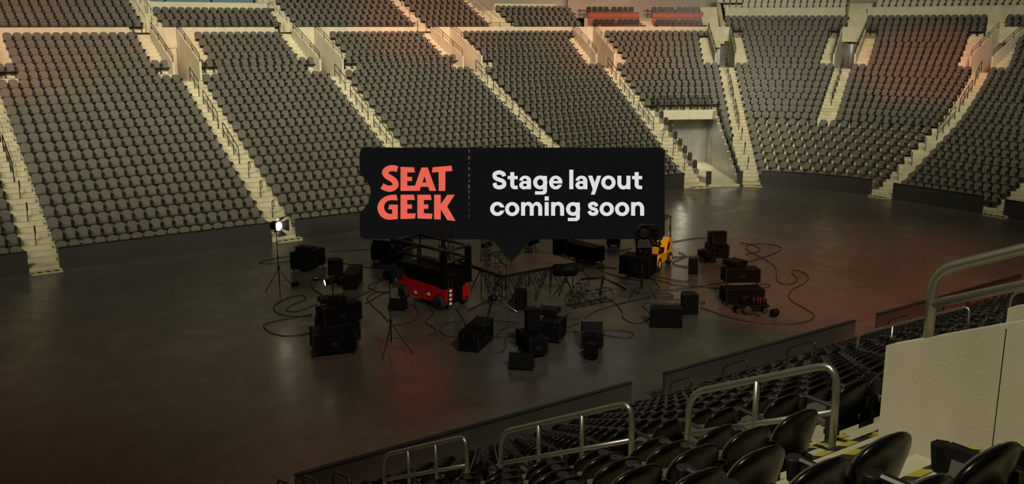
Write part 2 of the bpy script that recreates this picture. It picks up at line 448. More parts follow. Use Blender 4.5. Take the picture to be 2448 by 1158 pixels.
# --- upper terraces over the parapet
UO, UDP, UZT, URS = 19.7, .80, 10.66, .40
ub_ = MB()
for k in range(0, 7):
    for a, b in [(x*1., x+1.) for x in range(-9, 43)]+[(43., U1)]+[(U1+j*.25, U1+(j+1)*.25) for j in range(10)]:
        o0, o1, z = UO+.1+UDP*(k-1), UO+.1+UDP*k, UZT-.82+URS*k
        if k == 0: o0 = 18.8
        if (17.0 < a < 25.6 and k > 2) or (a > 42.9 and k > 3) or (a > U1+1.4): continue
        ub_.add([P3(a, o0, z), P3(b, o0, z), P3(b, o1, z), P3(a, o1, z), P3(b, o1, z+URS), P3(a, o1, z+URS)], [(0, 1, 2, 3), (3, 2, 4, 5)])
struct('floor_upper_terraces', ub_, M['concrete'], 'pale concrete terraces of the upper stand')
UA = lambda o: 16.75
for c in (16.75, 25.75, 36.05, 42.62):
    sb = MB()
    for k in range(0, 6):
        e = UO+.1+UDP*k; z = UZT-.82+URS*k
        sb.box((c, 44+e-.2, z+.1), (1.0, .4, .2))
    struct('floor_upper_stairs', sb, M['concrete'], 'pale concrete stairs of the upper stand')
wall_strip('wall_upper', 17.3, 25.3, UO+UDP*2+.45, 10.6, 11.78, .25, M['wallconc'], 'pale wall behind the short upper section')
wall_strip('wall_upper', 43.4, 44.55, UO+UDP*3+.5, 10.6, 12.0, .25, M['wallconc'], 'pale wall behind the upper section beside the red boxes')
wb = MB()
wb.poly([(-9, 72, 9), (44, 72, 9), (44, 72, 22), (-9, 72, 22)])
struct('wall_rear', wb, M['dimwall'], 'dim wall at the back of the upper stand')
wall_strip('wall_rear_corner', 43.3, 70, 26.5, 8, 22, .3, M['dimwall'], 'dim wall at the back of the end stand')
gb = MB(); gb.box((21, 69.4, 13.0), (9.5, .06, 2.6))
g = gb.build('window_1', M['bluegrey']); tag(g, 'blue-grey glazed front of the suite behind the upper seats', None, None, 'structure')
fbm = MB()
for x in (16.3, 19.4, 22.6, 25.7): fbm.box((x, 69.33, 13.0), (.12, .1, 2.6))
fbm.box((21, 69.33, 11.75), (9.5, .1, .12))
fbm.build('window_frame', M['darkrail'], g)

lk = MB()
for k in range(10):
    o0 = 18.7+.36*k; z = 9.1+.27*k; a, b = 47.12, 47.42
    lk.add([P3(a, o0, z-.6), P3(b, o0, z-.6), P3(b, o0, z+.27), P3(a, o0, z+.27), P3(b, o0+.36, z+.27), P3(a, o0+.36, z+.27), P3(a, o0, 8.6), P3(a, o0+.36, 8.6)], [(0, 1, 2, 3), (3, 2, 4, 5), (0, 3, 5, 7)])
lk.add([P3(47.42, 18.7, 8.8), P3(47.42, 23, 8.8), P3(47.42, 23, 12.4), P3(47.42, 18.7, 10.0), P3(47.49, 18.7, 8.8), P3(47.49, 23, 8.8), P3(47.49, 23, 12.4), P3(47.49, 18.7, 10.0)], [(0, 1, 2, 3), (4, 7, 6, 5), (3, 2, 6, 7), (0, 3, 7, 4)])
struct('floor_link_stairs', lk, M['concrete'], 'pale stairs rising between the red boxes and the end stand')

# --- floor-level tunnel in the far right corner
t0, t1 = u_ang(TUN[0]), u_ang(TUN[1])
tw = MB()
zl = zrow(10)
for uu, sg in ((t0, -1), (t1, 1)):          # stepped cheek walls
    for k in range(0, 10):
        o0 = .05 if k == 0 else orow(k)+.1-DP; o1 = orow(k)+.1; z1 = zrow(k)+.34
        d = .12*duds(uu, 4.)
        tw.add([P3(uu, o0, 0), P3(uu, o1, 0), P3(uu, o1, z1), P3(uu, o0, z1), P3(uu+sg*d, o0, 0), P3(uu+sg*d, o1, 0), P3(uu+sg*d, o1, z1), P3(uu+sg*d, o0, z1)],
               [(0, 1, 2, 3), (4, 7, 6, 5), (3, 2, 6, 7), (0, 3, 7, 4), (1, 5, 6, 2)])
for uu in (t0, t1): tw.add([P3(uu, 8.3, 0), P3(uu, 10.3, 0), P3(uu, 10.3, zl-.6), P3(uu, 8.3, zl-.6)], [(0, 1, 2, 3)])
tag(tw.build('wall_tunnel', M['steelwall']), 'grey metal side walls of the floor-level tunnel, tops stepped', None, None, 'structure')
tl = MB()
a, b = t0-.05, t1+.05; ol = orow(9)+.1
tl.add([P3(a+(b-a)*j/6, ol, z) for j in range(7) for z in (zl-.68, zl+.02)], [(2*j, 2*j+2, 2*j+3, 2*j+1) for j in range(6)])
tl.add([P3(a+(b-a)*j/6, o, zl-.68) for j in range(7) for o in (ol, 15)], [(2*j, 2*j+2, 2*j+3, 2*j+1) for j in range(6)])
tag(tl.build('wall_lintel', M['wallconc']), 'pale concrete lintel over the floor-level tunnel', None, None, 'structure')
tk = MB(); tk.add([P3(t0+(t1-t0)*j/6, 10.2, z) for j in range(7) for z in (0, zl-.6)], [(2*j, 2*j+2, 2*j+3, 2*j+1) for j in range(6)])
tag(tk.build('wall_tunnel_end', M['steelwall']), 'grey metal end wall inside the tunnel', None, None, 'structure')
tf = MB(); tf.add([P3(t0+(t1-t0)*j/6, o, z) for j in range(7) for o, z in ((-.12, .0), (-.12, .16), (10.6, .17))], sum([[(3*j, 3*j+3, 3*j+4, 3*j+1), (3*j+1, 3*j+4, 3*j+5, 3*j+2)] for j in range(6)], []))
tag(tf.build('floor_tunnel', M['concrete']), 'pale ramp leading into the tunnel', None, None, 'structure')

# --- barrier boards round the floor
def barrier(ua, ub, label, h=.97):
    bb = MB(); n = max(1, int((ub-ua)/(.3 if (U1 < ub and ua < U4) else 3)))
    bb.add([P3(ua+(ub-ua)*j/n, o, z) for j in range(n+1) for o, z in ((0, 0), (0, h), (.09, h), (.09, 0))],
           sum([[(4*j, 4*j+4, 4*j+5, 4*j+1), (4*j+1, 4*j+5, 4*j+6, 4*j+2), (4*j+2, 4*j+6, 4*j+7, 4*j+3)] for j in range(n)], [])+[(0, 1, 2, 3), (4*n, 4*n+3, 4*n+2, 4*n+1)])
    cb = MB()
    cb.add([P3(ua+(ub-ua)*j/n, o, z) for j in range(n+1) for o, z in ((-.02, h), (-.02, h+.035), (.11, h+.035), (.11, h))],
           sum([[(4*j, 4*j+4, 4*j+5, 4*j+1), (4*j+1, 4*j+5, 4*j+6, 4*j+2), (4*j+2, 4*j+6, 4*j+7, 4*j+3)] for j in range(n)], [])+[(0, 1, 2, 3), (4*n, 4*n+3, 4*n+2, 4*n+1)])
    o = Vector((*pos((ua+ub)/2, 0), 0)); t = thing('barrier_board', label, 'barrier', o)
    bb.v = [tuple(Vector(p)-o) for p in bb.v]; cb.v = [tuple(Vector(p)-o) for p in cb.v]
    bb.build('board', M['barrier'], t); cb.build('cap_rail', M['black2'], t)
barrier(-8, 5.82, 'dark barrier board cut off by the left edge of the photo')
barrier(7.03, 16.53, 'long dark barrier board in front of the leftmost full seat section')
barrier(17.77, 43.9, 'dark barrier board running behind the ticket sign along the far stand')
barrier(u_ang(71.3), u_ang(69.0), 'short dark gate post board at the left of the tunnel mouth')
barrier(u_ang(57.4), u_ang(55.0), 'short dark gate post board at the right of the tunnel mouth')
barrier(u_ang(47.3), 53.0, 'curved dark barrier board in the far right corner')
barrier(54.45, 60.1, 'straight dark barrier board in front of the end stand')
barrier(61.3, 67.2, 'dark barrier board at the right edge of the photo in front of the end stand')
barrier(69, 77, 'dark barrier board at the far end of the near stand')
barrier(78.3, 87.3, 'dark barrier board of the near stand beside the red lit rail')
barrier(88.5, 96.9, 'dark barrier board of the near stand right of the aisle gap')
barrier(98.12, 107.6, 'long dark barrier board of the near stand in the bottom centre')
barrier(108.8, 116, 'dark barrier board below the bottom edge of the photo')

# ------------------------------------------------------------------ handrails
def handrail(points, posts, label, m, group=None, hgt=.86, mid=.43, r=.024, cr=.17, cat='handrail', name='handrail'):
    """points: the two top ends of the run as ground points; posts: fractions with a post"""
    A, B = Vector(points[0]), Vector(points[1]); up = Vector((0, 0, 1)); d = (B-A).normalized()
    t = thing(name, label, cat, A, 0, group)
    L = lambda q: A.lerp(B, q)-A
    tb = MB(); pts = [L(0), L(0)+up*(hgt-cr)]
    c0 = L(0)+up*hgt
    for j in range(1, 5):
        f = j/5; pts.append((L(0)+up*(hgt-cr))*(1-f)**2+c0*2*f*(1-f)+(c0+d*cr)*f*f)
    pts.append(c0+d*cr)
    c1 = L(1)+up*hgt; pts.append(c1-d*cr)
    for j in range(1, 5):
        f = j/5; pts.append((c1-d*cr)*(1-f)**2+c1*2*f*(1-f)+(c1-up*cr)*f*f)
    pts += [c1-up*cr, L(1)]
    tb.path(pts, r, 8); tb.build('top_rail', m, t)
    if mid: MB().tube(L(0)+up*mid, L(1)+up*mid, r*.85, 8).build('mid_rail', m, t)
    for q in posts:
        MB().tube(L(q), L(q)+up*hgt, r*.9, 8).build('post', m, t)
    return t
def looprail(p, d, label, m, hgt=.95, r=.022, w=.30):
    """single post carrying a drop-shaped grab loop"""
    p = Vector(p); t = thing('grab_rail', label, 'handrail', p)
    d = Vector(d).normalized(); up = Vector((0, 0, 1))
    MB().tube((0, 0, 0), up*(hgt*.5), r, 7).build('post', m, t)
    pts = [up*(hgt*.5)]; 
    for a in range(-90, 200, 24):
        pts.append(up*(hgt*.76)+d*(-w*.5+w*.5*math.cos(R_(a)))+up*(hgt*.22*math.sin(R_(a))))
    MB().path(pts, r, 7).build('loop', m, t)
def aisle_pt(f, o, z=None, off=0.):
    u = f(o); return P3(u+off*duds(u, o), o, ztread(o) if z is None else z)
WHERE = ['left edge of the photo', 'aisle left of the ticket sign', 'aisle behind the ticket sign logo', 'aisle behind the ticket sign wording', 'aisle left of the tunnel', 'aisle right of the tunnel', 'aisle that stops halfway down the corner', 'aisle near the right edge of the photo']
for i, (f, k0) in enumerate(AIS):
    w = WHERE[i]
    runs = [('top', 14.0, 12.5, [.5]), ('middle', 11.8, 9.45, [.333, .667]), ('lowest', 8.7, 6.35, [.333, .667])]
    for nm, oa, ob, ps in runs:
        if k0 and nm == 'lowest': continue
        a, b = aisle_pt(f, oa), aisle_pt(f, ob)
        handrail((a, b), ps, f'black two-bar stair handrail, {nm}, {w}', M['darkrail'])
    if not k0:
        for j, o in enumerate((5.0, 3.45, 1.9)):
            p = aisle_pt(f, o); n = nrm(f(o))
            looprail(p, (n[0], n[1], .3), f'black grab rail, {ORD[j]} from the top, {w}', M['darkrail'])
    # rails on the portal cheek walls
    for sgn, side in ((-1, 'left'), (1, 'right')):
        u = f(15.); d = duds(u, 15.)
        a, b = P3(u+sgn*.785*d, 18.6, 10.05), P3(u+sgn*.785*d, 14.5, 8.19)
        handrail((a, b), [.35, .68], f'thin dark rail, {side} portal wall above the {w}', M['darkrail'], None, .42, .21, .022, .06)
# the near aisle: its rails as seen beside the viewer
X0 = 6.55
nr = [('nearest', (X0, 4.65, 6.71), (X0, 6.32, 5.90), [.5]), ('middle', (X0, 7.14, 5.53), (X0, 9.63, 4.28), [.333, .667]), ('lowest', (X0, 10.47, 3.92), (X0, 13.0, 2.66), [.333, .667])]
for nm, a, b, ps in nr:
    handrail((a, b), ps, f'steel two-bar stair handrail, {nm} of the three in the foreground', M['rail'], None, .855, .42, .033, .22)
for j, (y, zb) in enumerate(((14.75, 1.62), (16.2, .95), (17.6, .3))):
    handrail(((X0, y-.45, zb+.1), (X0, y+.3, zb-.05)), [], f'dark looped stair rail, {ORD[j]} below the lowest foreground handrail', M['darkrail'], None, .85, 0, .03, .22)
# other rails of the near stand further along
for f, w in ((AIS_NEAR[5][0], 'second aisle of the near stand'), (AIS_NEAR[4][0], 'third aisle of the near stand'), (AIS_NEAR[3][0], 'fourth aisle of the near stand')):
    for nm, oa, ob, ps in [('upper', 14.0, 12.5, [.5]), ('middle', 11.8, 9.45, [.333, .667]), ('lower', 8.7, 6.35, [.333, .667])]:
        handrail((aisle_pt(f, oa), aisle_pt(f, ob)), ps, f'dim two-bar stair handrail, {nm} one on the {w}', M['rail'])
    for j, o in enumerate((4.9, 3.0, 1.2)):
        handrail((aisle_pt(f, o+.4), aisle_pt(f, o-.35)), [], f'dark looped stair rail, {ORD[j]} from the top on the {w}', M['darkrail'], None, .85, 0, .026, .2)
# rail on the near concrete wall
def near_wall_rail(x, lab):
    top = lambda y: 8.18+.455*(3.62-y)
    handrail(((x, .9, top(.9)), (x, 3.42, top(3.42))), [.5], lab, M['rail'], None, .46, .23, .035, .16)
near_wall_rail(5.765, 'thick steel rail on top of the near concrete wall')
near_wall_rail(7.335, 'steel rail on the far cheek wall behind the near concrete wall')
# thin rails along the parapet of the upper stand
for ua, ub, w in ((-2, 15.6, 'left end'), (18.9, 25.0, 'short upper section'), (28.3, 35.5, 'section above the ticket sign'), (38.0, 41.6, 'reddish upper section'), (41.7, 43.9, 'section left of the red boxes')):
    handrail((P3(ua, 18.79, 10.17), P3(ub, 18.79, 10.17)), [.2, .4, .6, .8], f'thin low guard rail along the parapet, {w}', M['darkrail'], None, .30, .12, .016, .08, 'guard rail', 'guard_rail')
handrail((P3(45.1, 18.79, 10.17), P3(47.2, 18.79, 10.17)), [.33, .66], 'thin low guard rail along the parapet in front of the red boxes', M['darkrail'], None, .30, .12, .016, .08, 'guard rail', 'guard_rail')
for c, w in ((16.75, 'first'), (25.75, 'second'), (36.05, 'third'), (42.62, 'fourth')):
    for s in (-.35, .35):
        A = Vector((c+s, 44+UO-.5, UZT-.82)); B = Vector((c+s, 44+UO+4.3, UZT-.82+.4*5.8))
        handrail((B, A), [.25, .5, .75], f'pale thin stair rail, {"left" if s < 0 else "right"} of the pair on the {w} upper stair', M['rail'], None, .95, 0, .018, .12)

sm_ = MB(); sm_.box((5.699, 2.88, 7.5), (.004, .004, 1.97))
struct('trim_1', sm_, M['black2'], 'thin vertical joint in the near concrete wall')

# crowd fences
def fence(u, o, z, w, label, du=0.):
    t = thing('crowd_fence', label, 'fence', P3(u, o, z), math.atan2(nrm(u)[1], nrm(u)[0])-PI/2)
    fr = MB(); h = 1.02; r = .09
    pts = [(-w/2, 0, .08), (-w/2, 0, h-r), (-w/2+r*.3, 0, h-r*.3), (-w/2+r, 0, h), (w/2-r, 0, h), (w/2-r*.3, 0, h-r*.3), (w/2, 0, h-r), (w/2, 0, .08)]
    fr.path(pts, .028, 6, None, True); fr.build('frame', M['darkrail'], t)
    n = int(w/.1)
    for j in range(1, n):
        MB().tube((-w/2+w*j/n, 0, .08), (-w/2+w*j/n, 0, h-.01), .016, 4).build('bar', M['darkrail'], t)
    MB().box((-w/2+.12, 0, .04), (.04, .3, .08)).box((w/2-.12, 0, .04), (.04, .3, .08)).build('feet', M['darkrail'], t)
for j, (f0, w) in enumerate(((.09, .66), (.29, .66), (.48, .36), (.68, .66), (.88, .62))):
    fence(t0+(t1-t0)*f0, ol+.18, zl, w, f'black crowd fence above the tunnel, {ORD[j]} from the left')
fence(f5 := u_ang(51)+1.5*duds(u_ang(51), 19), orow(22)-.2, zrow(22), .9, 'black crowd fence beside the portal right of the red boxes')
fence(u_ang(29)-1.45*duds(u_ang(29), 19), orow(22)-.2, zrow(22), .9, 'black crowd fence left of the portal in the far corner')
fence(u_ang(29)+1.45*duds(u_ang(29), 19), orow(22)-.2, zrow(22), .9, 'black crowd fence right of the portal in the far corner')
# small mesh guards stepping down the left side of the tunnel
for k in range(1, 11):
    p = P3(t0-.10*duds(t0, 4), orow(k)-.25, zrow(k))
    n = nrm(t0); t = thing('mesh_guard', f'small dark mesh guard left of the tunnel, {ORD[10-k]} from the top', 'guard', p, math.atan2(n[1], n[0]))
    MB().path([(-.28, 0, 0), (-.28, 0, .82), (-.2, 0, .9), (.2, 0, .9), (.28, 0, .82), (.28, 0, 0)], .02, 6).build('frame', M['darkrail'], t)
    MB().box((0, 0, .48), (.5, .012, .78)).build('mesh_panel', M['barrier'], t)
for k in range(0, 10):
    p = P3(t1+.22*duds(t1, 4), orow(k)-.2, zrow(k))
    n = nrm(t1); t = thing('solid_guard', f'dark solid guard right of the tunnel, {ORD[9-k]} from the top', 'guard', p, math.atan2(n[1], n[0]))
    MB().path([(-.32, 0, 0), (-.32, 0, .86), (-.24, 0, .95), (.24, 0, .95), (.32, 0, .86), (.32, 0, 0)], .02, 6).build('frame', M['darkrail'], t)
    MB().box((0, 0, .47), (.60, .02, .88)).build('solid_panel', M['barrier'], t)
# ------------------------------------------------------------------ seats
def seat_parts(hi):
    """local frame: x along the row, y backwards, z up from the terrace"""
    na = 12 if hi else 6
    def lean(z): return (z-.82)*.26
    out = [(-.215, .35), (.215, .35), (.238, .645)]
    for j in range(1, na): a = PI*j/na; ca, sa = math.cos(a), math.sin(a); out.append((.238*math.copysign(abs(ca)**.86, ca), .645+.175*sa**.86))
    out.append((-.238, .645))
    back = MB(); pad = MB()
    if hi:
        rings = []; prof = [(-.026, .02), (-.026, .35), (-.027, .65), (-.028, .90), (-.020, .985), (-.002, 1.0), (.014, .975), (.022, .92), (.025, .65), (.026, .35), (.026, .02)]
        cz = .59
        vs = []; n = len(out)
        for y, s in prof:
            for x, z in out:
                zz = cz+(z-cz)*s; xx = x*s
                bow = .022*(xx/.235)**2
                vs.append((xx, lean(zz)+y-bow, zz))
        fs = []
        for i in range(len(prof)-1):
            for k in range(n): fs.append((i*n+k, i*n+(k+1) % n, (i+1)*n+(k+1) % n, (i+1)*n+k))
        back.add(vs, fs, True)
        back.add(vs[:n], [tuple(reversed(range(n)))]); back.add(vs[-n:], [tuple(range(n))])
        pv = []
        for s in (.02, .35, .65, .90, .93):
            for x, z in out:
                zz = cz+(z-cz)*s; pv.append((x*s, lean(zz)-(.046 if s < .92 else .030)-.022*(x*s/.235)**2, zz))
        pad.add(pv, [(i*n+k, i*n+(k+1) % n, (i+1)*n+(k+1) % n, (i+1)*n+k) for i in range(4) for k in range(n)], True)
    else:
        n = len(out); vs = [(x, lean(z)-.025, z) for x, z in out]+[(x, lean(z)+.022, z) for x, z in out]
        back.add(vs, [tuple(reversed(range(n))), tuple(range(n, 2*n))]+[(k, (k+1) % n, (k+1) % n+n, k+n) for k in range(n)])
        pad.add([(x*.93, lean(.58+(z-.58)*.955)-.034, .58+(z-.58)*.955) for x, z in out], [tuple(reversed(range(n)))])
    pan = MB(); ol_ = []
    nb = 8 if hi else 4
    ol_ = [(-.215, -.13), (.215, -.13), (.225, -.40)]+[(.225*math.cos(a), -.40-.11*math.sin(a)) for a in [PI*j/nb for j in range(1, nb)]]+[(-.225, -.40)]
    n = len(ol_); zt = lambda y: .43-.10*(y+.52)
    vs = [(x, y, zt(y)) for x, y in ol_]+[(x*.95, y*.98, zt(y)-.05) for x, y in ol_]
    pan.add(vs, [tuple(range(n)), tuple(reversed(range(n, 2*n)))]+[(k, k+n, (k+1) % n+n, (k+1) % n) for k in range(n)])
    arm = MB(); X = .265
    if hi:
        arm.box((X, -.19, .612), (.050, .36, .034), bev=.012); arm.box((X, -.09, .50), (.034, .08, .21), bev=.01)
    else:
        arm.box((X, -.20, .60), (.062, .34, .055)); arm.box((X, -.10, .47), (.05, .11, .26))
    cn = 10 if hi else 6
    arm.lathe([(.036, .48), (.05, .60), (.05, .615)], Matrix.Translation((X, -.40, 0)), cn)
    leg = MB(); leg.box((X, -.05, .30), (.05, .12, .32)); leg.box((X, -.10, .07), (.06, .26, .14)); leg.box((0, -.12, .335), (.53, .05, .05))
    return dict(backrest=back, front_pad=pad, seat_pan=pan, armrest=arm, support=leg)
LO = seat_parts(False); HI = seat_parts(True)
PM = {'backrest': 'shell', 'front_pad': 'seat', 'seat_pan': 'seat_pan', 'armrest': 'arm', 'support': 'arm'}
HIM = {}
for k_, b_ in HI.items():
    HIM[k_] = b_.mesh('seat_'+k_, M[PM[k_]]); 
    if k_ != 'backrest': consistent(HIM[k_])

seats = []        # (x, y, z, rot, section, row, index, count, pale)
def place_row(ua, ub, ga, gb_, o, z, pitch, sec, row, pale=False, skip=None, shift=0.):
    sa, sb = S_of(ua, o)+ga, S_of(ub, o)-gb_
    L = sb-sa
    if L < .1: return
    n = int(L/pitch+.35)+1; d = L/max(1, n-1)
    for j in range(n):
        u = U_of(sa+d*j, o)
        if skip and skip(u): continue
        p = pos(u, o); q = nrm(u)
        seats.append((p[0], p[1], z, math.atan2(q[1], q[0])-PI/2, sec, row, j, n, pale))
def tunskip(u): return TUN[1]-1.6 < ang(u) < TUN[0]+1.9
ALL = [(lambda o: -3.0, 0)]+AIS+AIS_NEAR+[(lambda o: 116.3, 0)]
SECN = ['seat section at the left edge', 'leftmost full seat section', 'second full seat section', 'seat section behind the ticket logo', 'seat section behind the ticket wording', 'seat section above the tunnel', 'corner section right of the tunnel', 'corner section before the end stand', 'end stand section',
        'far section of the near stand', 'far section of the near stand', 'far section of the near stand', 'fourth section of the near stand', 'third section of the near stand', 'second section of the near stand', 'section right of the foreground handrails', 'section left of the foreground handrails']
for si in range(len(ALL)-1):
    fa, fb_ = ALL[si][0], ALL[si+1][0]
    for k in range(0, 26):
        o = orow(k); z = zrow(k); um = (fa(o)+fb_(o))/2
        lim = NEND if (47.3 < um < 67.3) else NROW
        if k > lim: continue
        a, b = fa, fb_
        if si == 6 and k < 8: b = ALL[si+2][0]     # the half aisle: one wide section below it
        if si == 7 and k < 8: continue
        g = .90 if k <= 16 else (2.05 if k <= 22 else .95)
        ga = gb2 = g
        if k == 18 and si in (1, 2, 3): ga = gb2 = 1.05
        if k == 18 and si == 4: ga = 1.05
        if k == 22 and si == 5: gb2 = 1.0
        if k == 22 and si == 4: gb2 = 1.0
        if si == len(ALL)-2 and 17 <= k <= 22: ga = 2.30
        if si == 0: ga = .3
        if si == len(ALL)-2: gb2 = .3
        pitch = .525
        if k < 8 and si in (6,): pitch = .72
        if k < 3 and si == 5: pitch = .56
        if si == len(ALL)-2 and k >= 17: o += .025*(k-16); z -= .022*(k-16)
        place_row(a(o), b(o), ga, gb2, o, z, pitch, si, k, skip=(tunskip if (k < 10 and si == 5) else None))
    # short wing seats beside the portals
    if 1 <= si <= 5 and si != 5:
        for k in (16,):
            pass
# upper stand
for ua, ub, nr_ in ((-3, 16.25, 6), (17.4, 25.2, 3), (26.3, 35.5, 6), (36.6, 42.1, 6), (43.1, 44.95, 4)):
    for k in range(nr_):
        o = UO+UDP*k
        place_row(ua+.3 if k else ua+.35, ub-.25, 0, 0, o, UZT-.82+URS*k, .53, 30, k)
# pale seats of the top tier above the end stand
EO, EZ = orow(NEND)+1.1, 11.35
for k in range(3):
    o = EO+.8*k
    place_row(u_ang(46.3) if k == 0 else u_ang(50), u_ang(31.5), 0, 0, o, EZ+.42*k, .53, 31, k, True)
    place_row(u_ang(26.3), 66, 0, 0, o, EZ+.42*k, .53, 31, k, True)
eb = MB()
for k in range(4):
    for j in range(60):
        a = 47.55+(67.1-47.55)*j/60; b = 47.55+(67.1-47.55)*(j+1)/60
        if abs((a+b)/2-u_ang(29)) < .2: continue
        o0, o1, z = EO+.1+.8*(k-1), EO+.1+.8*k, EZ+.42*k
        if k == 0: o0 = orow(NEND)+.4
        eb.add([P3(a, o0, z), P3(b, o0, z), P3(b, o1, z), P3(a, o1, z), P3(b, o1, z+.42), P3(a, o1, z+.42)], [(0, 1, 2, 3), (3, 2, 4, 5)])
struct('floor_top_terraces', eb, M['concrete'], 'pale concrete terraces of the top tier')
st = MB()
for k in range(8):
    o0 = orow(NEND)-.6+.3*k; z = zrow(NEND)+.22*k
    a, b = u_ang(30.6), u_ang(27.4)
    st.add([P3(a, o0, z-1), P3(b, o0, z-1), P3(b, o0, z+.22), P3(a, o0, z+.22), P3(b, o0+.9, z+.22), P3(a, o0+.9, z+.22)], [(0, 1, 2, 3), (3, 2, 4, 5)])
struct('floor_top_stairs', st, M['concrete'], 'pale concrete stairs rising through the end wall')

# ---- choose the 300 that show largest
bvv, bff = [], []
for (x, y, z, r, *_r) in seats:
    c, s = math.cos(r), math.sin(r); b0 = len(bvv)
    for lx, ly, lz in ((-.22, -.11, .38), (.22, -.11, .38), (.20, -.02, .74), (0, 0, .815), (-.20, -.02, .74)):
        bvv.append((x+lx*c-ly*s, y+lx*s+ly*c, z+lz))
    bff.append(tuple(range(b0, b0+5)))
wv = len(bvv); bvv += [(5.75, 3.62, 5), (5.75, 3.62, 8.18), (5.75, -2, 10.7), (5.75, -2, 5)]; bff.append((wv, wv+1, wv+2, wv+3))
bvh = BVHTree.FromPolygons(bvv, bff)
cand = []
for i, (x, y, z, r, sec, row, j, n, pale) in enumerate(seats):
    if pale or sec >= 30: continue
    dist = math.sqrt(x*x+y*y+(z-CAMH)**2)
    px, py, d = proj((x, y, z+.72))
    if d < .3 or not (-90 < px < 2540 and -40 < py < 1230): continue
    c, s = math.cos(r), math.sin(r); vis = 0
    for lx, lz in ((0, .80), (-.15, .74), (.15, .74), (0, .66), (0, .55), (-.18, .6), (.18, .6), (0, .45)):
        ly = (lz-.82)*.26
        p = Vector((x+lx*c-ly*s, y+lx*s+ly*c, z+lz))
        q = proj(p)
        if not (0 <= q[0] <= 2448 and 0 <= q[1] <= 1158): continue
        dd = p-EYE; L = dd.length
        h = bvh.ray_cast(EYE, dd/L, L-.06)
        if h[0] is None: vis += 1
    if vis: cand.append((vis/8/dist**2, i))
cand.sort(reverse=True)
# a few of the very nearest can stand between the viewer and the frame edge: never nearer than 1 m
solo = set(i for w, i in cand[:300])
nseat = 0
for i in sorted(solo):
    x, y, z, r, sec, row, j, n, pale = seats[i]
    near = y < 19
    # ordinal counted from the end of the row that is nearest to the foreground/left stairs
    if sec == len(SECN)-1: cnt, frm = j, 'from the handrail stairs'
    elif sec == len(SECN)-2: cnt, frm = n-1-j, 'from the handrail stairs'
    elif near: cnt, frm = n-1-j, 'from its left stairs'
    else: cnt, frm = j, 'from the left stairs'
    tone = 'black' if near else 'dark grey'
    if sec == len(SECN)-1: lab = f'black seat, row {row+1}, {ordn(cnt)} seat left of the foreground handrail stairs'
    elif sec == len(SECN)-2: lab = f'black seat, row {row+1}, {ordn(cnt)} seat right of the foreground handrail stairs'
    else: lab = f'{tone} seat, row {row+1}, {ordn(cnt)} {frm}, {SECN[sec]}'
    t = thing('arena_seat', lab, 'seat', (x, y, z), r, 'individual seats of the lower stands')
    for nm in ('backrest', 'seat_pan', 'armrest', 'support'):
        o = bpy.data.objects.new(nm, HIM[nm]); C.objects.link(o); o.parent = t
        if nm == 'backrest':
            q = bpy.data.objects.new('front_pad', HIM['front_pad']); C.objects.link(q); q.parent = o
# the rest in one mesh
V, Fc, MI, SMO = [], [], [], []
order = [('backrest', 4), ('front_pad', 0), ('seat_pan', 1), ('armrest', 2), ('support', 2)]
for i, (x, y, z, r, sec, row, j, n, pale) in enumerate(seats):
    if i in solo: continue
    if not pale and sec < 30 and x*x+y*y+(z-CAMH)**2 < 1.6: continue
    c, s = math.cos(r), math.sin(r)
    for nm, mi in order:
        b = LO[nm]; o = len(V)
        V += [(x+p[0]*c-p[1]*s, y+p[0]*s+p[1]*c, z+p[2]) for p in b.v]
        Fc += [tuple(q+o for q in f) for f in b.f]
        MI += [3 if (pale and mi in (0, 1, 4)) else mi]*len(b.f)
me = bpy.data.meshes.new('seat_rows'); me.from_pydata(V, [], Fc)
for m_ in ('seat', 'seat_pan', 'arm', 'lightseat', 'shell'): me.materials.append(M[m_])
me.polygons.foreach_set('material_index', MI); me.update()
so = bpy.data.objects.new('arena_seats', me); C.objects.link(so)
tag(so, 'thousands of dark grey tip-up seats filling the stands', 'seats', None, 'stuff')
consistent(HIM['backrest'])

# ------------------------------------------------------------------ red boxes above the corner
def box_desk(ua, ub, o, z, h, label, parts=True):
    """timber counter front following the row"""
    N = 8; pc = MB(); tp = MB()
    for j in range(N):
        a, b = ua+(ub-ua)*j/N, ua+(ub-ua)*(j+1)/N
        pc.add([P3(a, o, z), P3(b, o, z), P3(b, o, z+h), P3(a, o, z+h), P3(a, o+.08, z), P3(b, o+.08, z), P3(b, o+.08, z+h), P3(a, o+.08, z+h)], [(0, 1, 2, 3), (4, 7, 6, 5), (3, 2, 6, 7)]+([(0, 3, 7, 4)] if j == 0 else [])+([(1, 5, 6, 2)] if j == N-1 else []))
        tp.add([P3(a, o-.10, z+h), P3(b, o-.10, z+h), P3(b, o+.42, z+h), P3(a, o+.42, z+h), P3(a, o-.10, z+h+.05), P3(b, o-.10, z+h+.05), P3(b, o+.42, z+h+.05), P3(a, o+.42, z+h+.05)], [(0, 3, 2, 1), (4, 5, 6, 7), (0, 1, 5, 4), (3, 7, 6, 2)])
    org = P3((ua+ub)/2, o, z); t = thing('box_counter', label, 'counter', org)
    for b_, n_, m_ in ((pc, 'front_panel', 'redwood'), (tp, 'counter_top', 'redwood')):
        b_.v = [tuple(Vector(p)-org) for p in b_.v]; b_.build(n_, M[m_], t)
    gr = MB()
    for zz in (.35, .62):
        gr.path([P3(ua+(ub-ua)*j/N, o-.015, z+h*zz)-org for j in range(N+1)], .012, 4)
    gr.build('panel_line', M['black2'], t)
